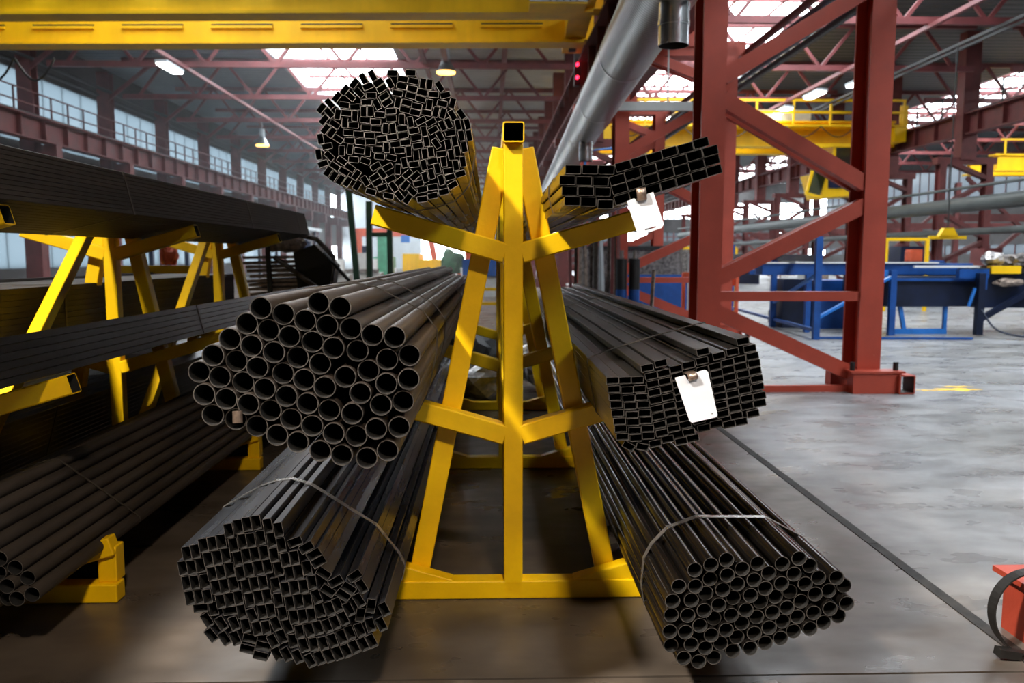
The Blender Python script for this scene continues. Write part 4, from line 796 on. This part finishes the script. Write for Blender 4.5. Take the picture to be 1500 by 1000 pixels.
for k, (pts, m) in enumerate((([(10.9, 14.6, 1.2), (10.8, 14.4, .9), (10.85, 14.4, .65), (11.1, 14.4, .6)], 'scrap'), ([(11.3, 14.5, 1.25), (11.2, 14.4, .8), (11.0, 14.3, .4), (10.85, 14.2, .05)], 'blue_light'), ([(11.55, 14.5, 1.25), (11.3, 14.4, .8), (11.1, 14.2, .3), (11.0, 14.0, .03)], 'blue_light'), ([(8.9, 14.6, .5), (9.0, 14.3, .1), (9.6, 13.6, .02), (10.6, 13.4, .02), (11.4, 13.9, .1)], 'navy'), ([(9.9, 14.5, .5), (10.2, 14.0, .15), (10.8, 13.7, .04), (11.5, 14.2, .3)], 'black'), ([(10.4, 14.0, .02), (11.0, 13.6, .02), (11.8, 13.8, .03)], 'black'))):
    P = []
    for i in range(len(pts)-1):
        for q in range(5): P.append(Vector(pts[i]).lerp(Vector(pts[i+1]), q/5))
    P.append(Vector(pts[-1]))
    for _ in range(3): P = [P[0]] + [(P[i-1] + P[i]*2 + P[i+1])/4 for i in range(1, len(P)-1)] + [P[-1]]
    o = tube_path('hose', P, .018, m); tag(o, ['thin grey hose looping on the front of the blue machine line', 'left light blue hose hanging down to the floor', 'right light blue hose hanging down to the floor', 'dark blue cable sweeping over the floor in front of the machine line', 'black cable looping between the blue feet', 'short black cable lying on the floor by the blue feet'][k], 'hose')
for k, (x, z, r, m) in enumerate(((9.9, 1.24, (.3, .2, .14), 'scrap'), (10.6, 1.24, (.5, .25, .16), 'scrap'), (11.4, 1.24, (.4, .25, .2), 'scrap'), (9.42, 1.28, (.2, .2, .13), 'foil'), (9.55, .9, (.25, .12, .08), 'rust_plate'))):
    rag('scrap_heap', (x, 15.2 if z > 1 else 14.9, z), r, m, 50 + k, ['small tangle of scrap on the blue machine line', 'wide tangle of scrap metal on the blue machine line', 'heap of fittings at the right end of the machine line', 'pale crumpled wrap next to the scrap tangle', 'brown rag hanging on the front of the machine line'][k], 'scrap')
for k, (x, y, wd, h, m, lab) in enumerate(((5.4, 21, .9, 1.0, 'yellow', 'yellow railing frame behind the blue stand'), (11.0, 21.5, .55, .9, 'yellow', 'yellow door frame above the blue machine line'))):
    t = thing('yellow_barrier', lab, 'frame', (x, y, 0)); z0 = 1.25 if k == 0 else 1.15; z1 = z0 + (.42 if k == 0 else .75)
    for xx in (x - wd, x + wd): bar('post', (xx, y, 0), (xx, y, z1), .08, .08, 'crane_yellow', t)
    bar('top_rail', (x - wd, y, z1), (x + wd, y, z1), .08, .08, 'crane_yellow', t)
    if k: bar('bottom_rail', (x - wd, y, z0), (x + wd, y, z0), .08, .08, 'crane_yellow', t)
for k, (x, y, z, s, m, lab) in enumerate(((12.5, 24, 1.30, .36, 'orange', 'orange box standing on the dark blue cabinet'), (12.55, 24, 0, 1.28, 'navy', 'dark blue cabinet below the orange box'), (6.3, 17.9, .25, .22, 'navy', 'small dark blue motor on the floor behind the blue post'), (6.2, 24, 0, .6, 'green2', 'lime green machine deep behind the blue stand'), (6.9, 24.5, .4, .5, 'blue_light', 'round light blue tank table behind the blue stand'))):
    t = thing('equipment_box', lab, 'equipment', (x, y, z)); box('housing', (x - s/2, y - s/2, z), (x + s/2, y + s/2, z + s*.9), m, t, .02); box('lid', (x - s*.45, y - s*.52, z + s*.9), (x + s*.45, y + s*.45, z + s), m, t)
    for xx in ((-.4, .4) if 0 < z < 1 else ()): box('foot', (x + xx*s - .04, y - .1, 0), (x + xx*s + .04, y + .1, z + .02), 'black', t)
yh = thing('hook_block', 'small yellow lifting beam hanging behind the right columns', 'lifting beam', (14.6, 26, 2.0)); bar('beam', (14.0, 26, 2.05), (15.2, 26, 2.05), .1, .1, 'crane_yellow', yh); slab_('yoke', [(14.3, 2.1), (14.9, 2.1), (14.75, 2.35), (14.45, 2.35)], 25.9, 26.1, 'crane_yellow', yh); bar('cable', (14.6, 26, 2.35), (14.6, 26, 7.95), .03, .03, 'black', yh)
# clutter of machines and shelving in the far right aisle
CR = random.Random(12)
cl_m = ['scrap', 'grey_box', 'navy', 'red_dark', 'rust_plate', 'blue', 'white', 'crane_yellow']
CLB = ['low', 'tall', 'wide', 'narrow', 'squat', 'stepped']
for k in range(22):
    x = (6.6 + 3.4*(k % 4) if k < 12 else 20.5 + 3.3*((k - 12) % 5)); y = (27 + 9*(k // 4) if k < 12 else 28 + 12*((k - 12) // 5)) + CR.uniform(-2, 2); wd = CR.uniform(.5, 1.2); h = CR.uniform(.8, 2.2); m = cl_m[k % 8]
    t = thing('workshop_machine', ['dark scrap-grey', 'pale grey', 'navy blue', 'oxide red', 'brown', 'blue', 'white', 'yellow'][k % 8] + ' machine deep in the hall, ' + ORD[k % 12] + (' from the left behind the blue machine line' if k < 12 else ' from the left beyond the right crane rail'), 'machine', (x, y, 0), 'machines deep in the right aisles')
    box('bed', (x - wd, y - .5, 0), (x + wd, y + .5, h*.5), m, t); box('column', (x - wd*.4, y - .4, h*.5), (x + wd*.3, y + .4, h), m, t); box('cover', (x + wd*.35, y - .45, h*.5), (x + wd*.9, y + .3, h*.75), cl_m[(k+3) % 8], t)
for k in range(6):
    x, y = 26.5 + 1.1*(k % 3), 24 + 9*k
    t = thing('pipe_bridge', ORD[k] + ' dark red cross-braced bay beyond the right crane rail', 'bracing', (22, y, 0), 'cross-braced bays')
    bar('strut', (19.2, y, .5), (24, y, 4.6), .14, .14, 'red_dark', t); bar('strut', (24, y, .5), (19.2, y, 4.6), .14, .14, 'red_dark', t); bar('beam', (19.0, y, 3.0), (27, y, 3.0), .18, .3, 'red_dark', t); bar('post', (24, y, 0), (24, y, 5.2), .25, .25, 'red_dark', t)

# black hoop at the right edge
hp = thing('strap_hoop', 'black steel strap hoop leaning on the red base at the right edge', 'hoop', (1.99, 2.83, 0))
H = [(math.cos(2*math.pi*i/48), math.sin(2*math.pi*i/48)) for i in range(48)]
vs = []; fs = []
for i, (a, b) in enumerate(H):
    for rr, dy in ((.155, 0), (.155, .045), (.149, .045), (.149, 0)): vs.append((1.99 + a*rr, 2.82 + dy + .10*(b*rr), .156 + b*rr))
for i in range(48):
    j = (i+1) % 48
    fs += [(4*i+q, 4*j+q, 4*j+(q+1) % 4, 4*i+(q+1) % 4) for q in range(4)]
put('hoop_band', mesh('hoop_band', vs, fs, 'black'), Matrix.Identity(4), hp)
bar('buckle', (1.84, 2.80, .03), (1.92, 2.80, .018), .04, .03, 'black', hp)

# ------------------------------------------------------------------ dust haze in the depth of the hall
hz = bpy.data.materials.new('dust_haze'); hz.use_nodes = True; nt = hz.node_tree; nt.nodes.remove(nt.nodes['Principled BSDF'])
vs_ = nt.nodes.new('ShaderNodeVolumeScatter'); vs_.inputs['Color'].default_value = (.92, .96, 1, 1); vs_.inputs['Density'].default_value = .0024; vs_.inputs['Anisotropy'].default_value = .35
nt.links.new(vs_.outputs[0], nt.nodes['Material Output'].inputs['Volume']); M['haze'] = hz
o = box('dust_haze', (XL + .1, 16, .05), (2.1, Y1 - .2, ROOF_Z - .05), 'haze'); tag(o, 'thin pale dust haze filling the depth of the left aisle', 'haze', kind='stuff')
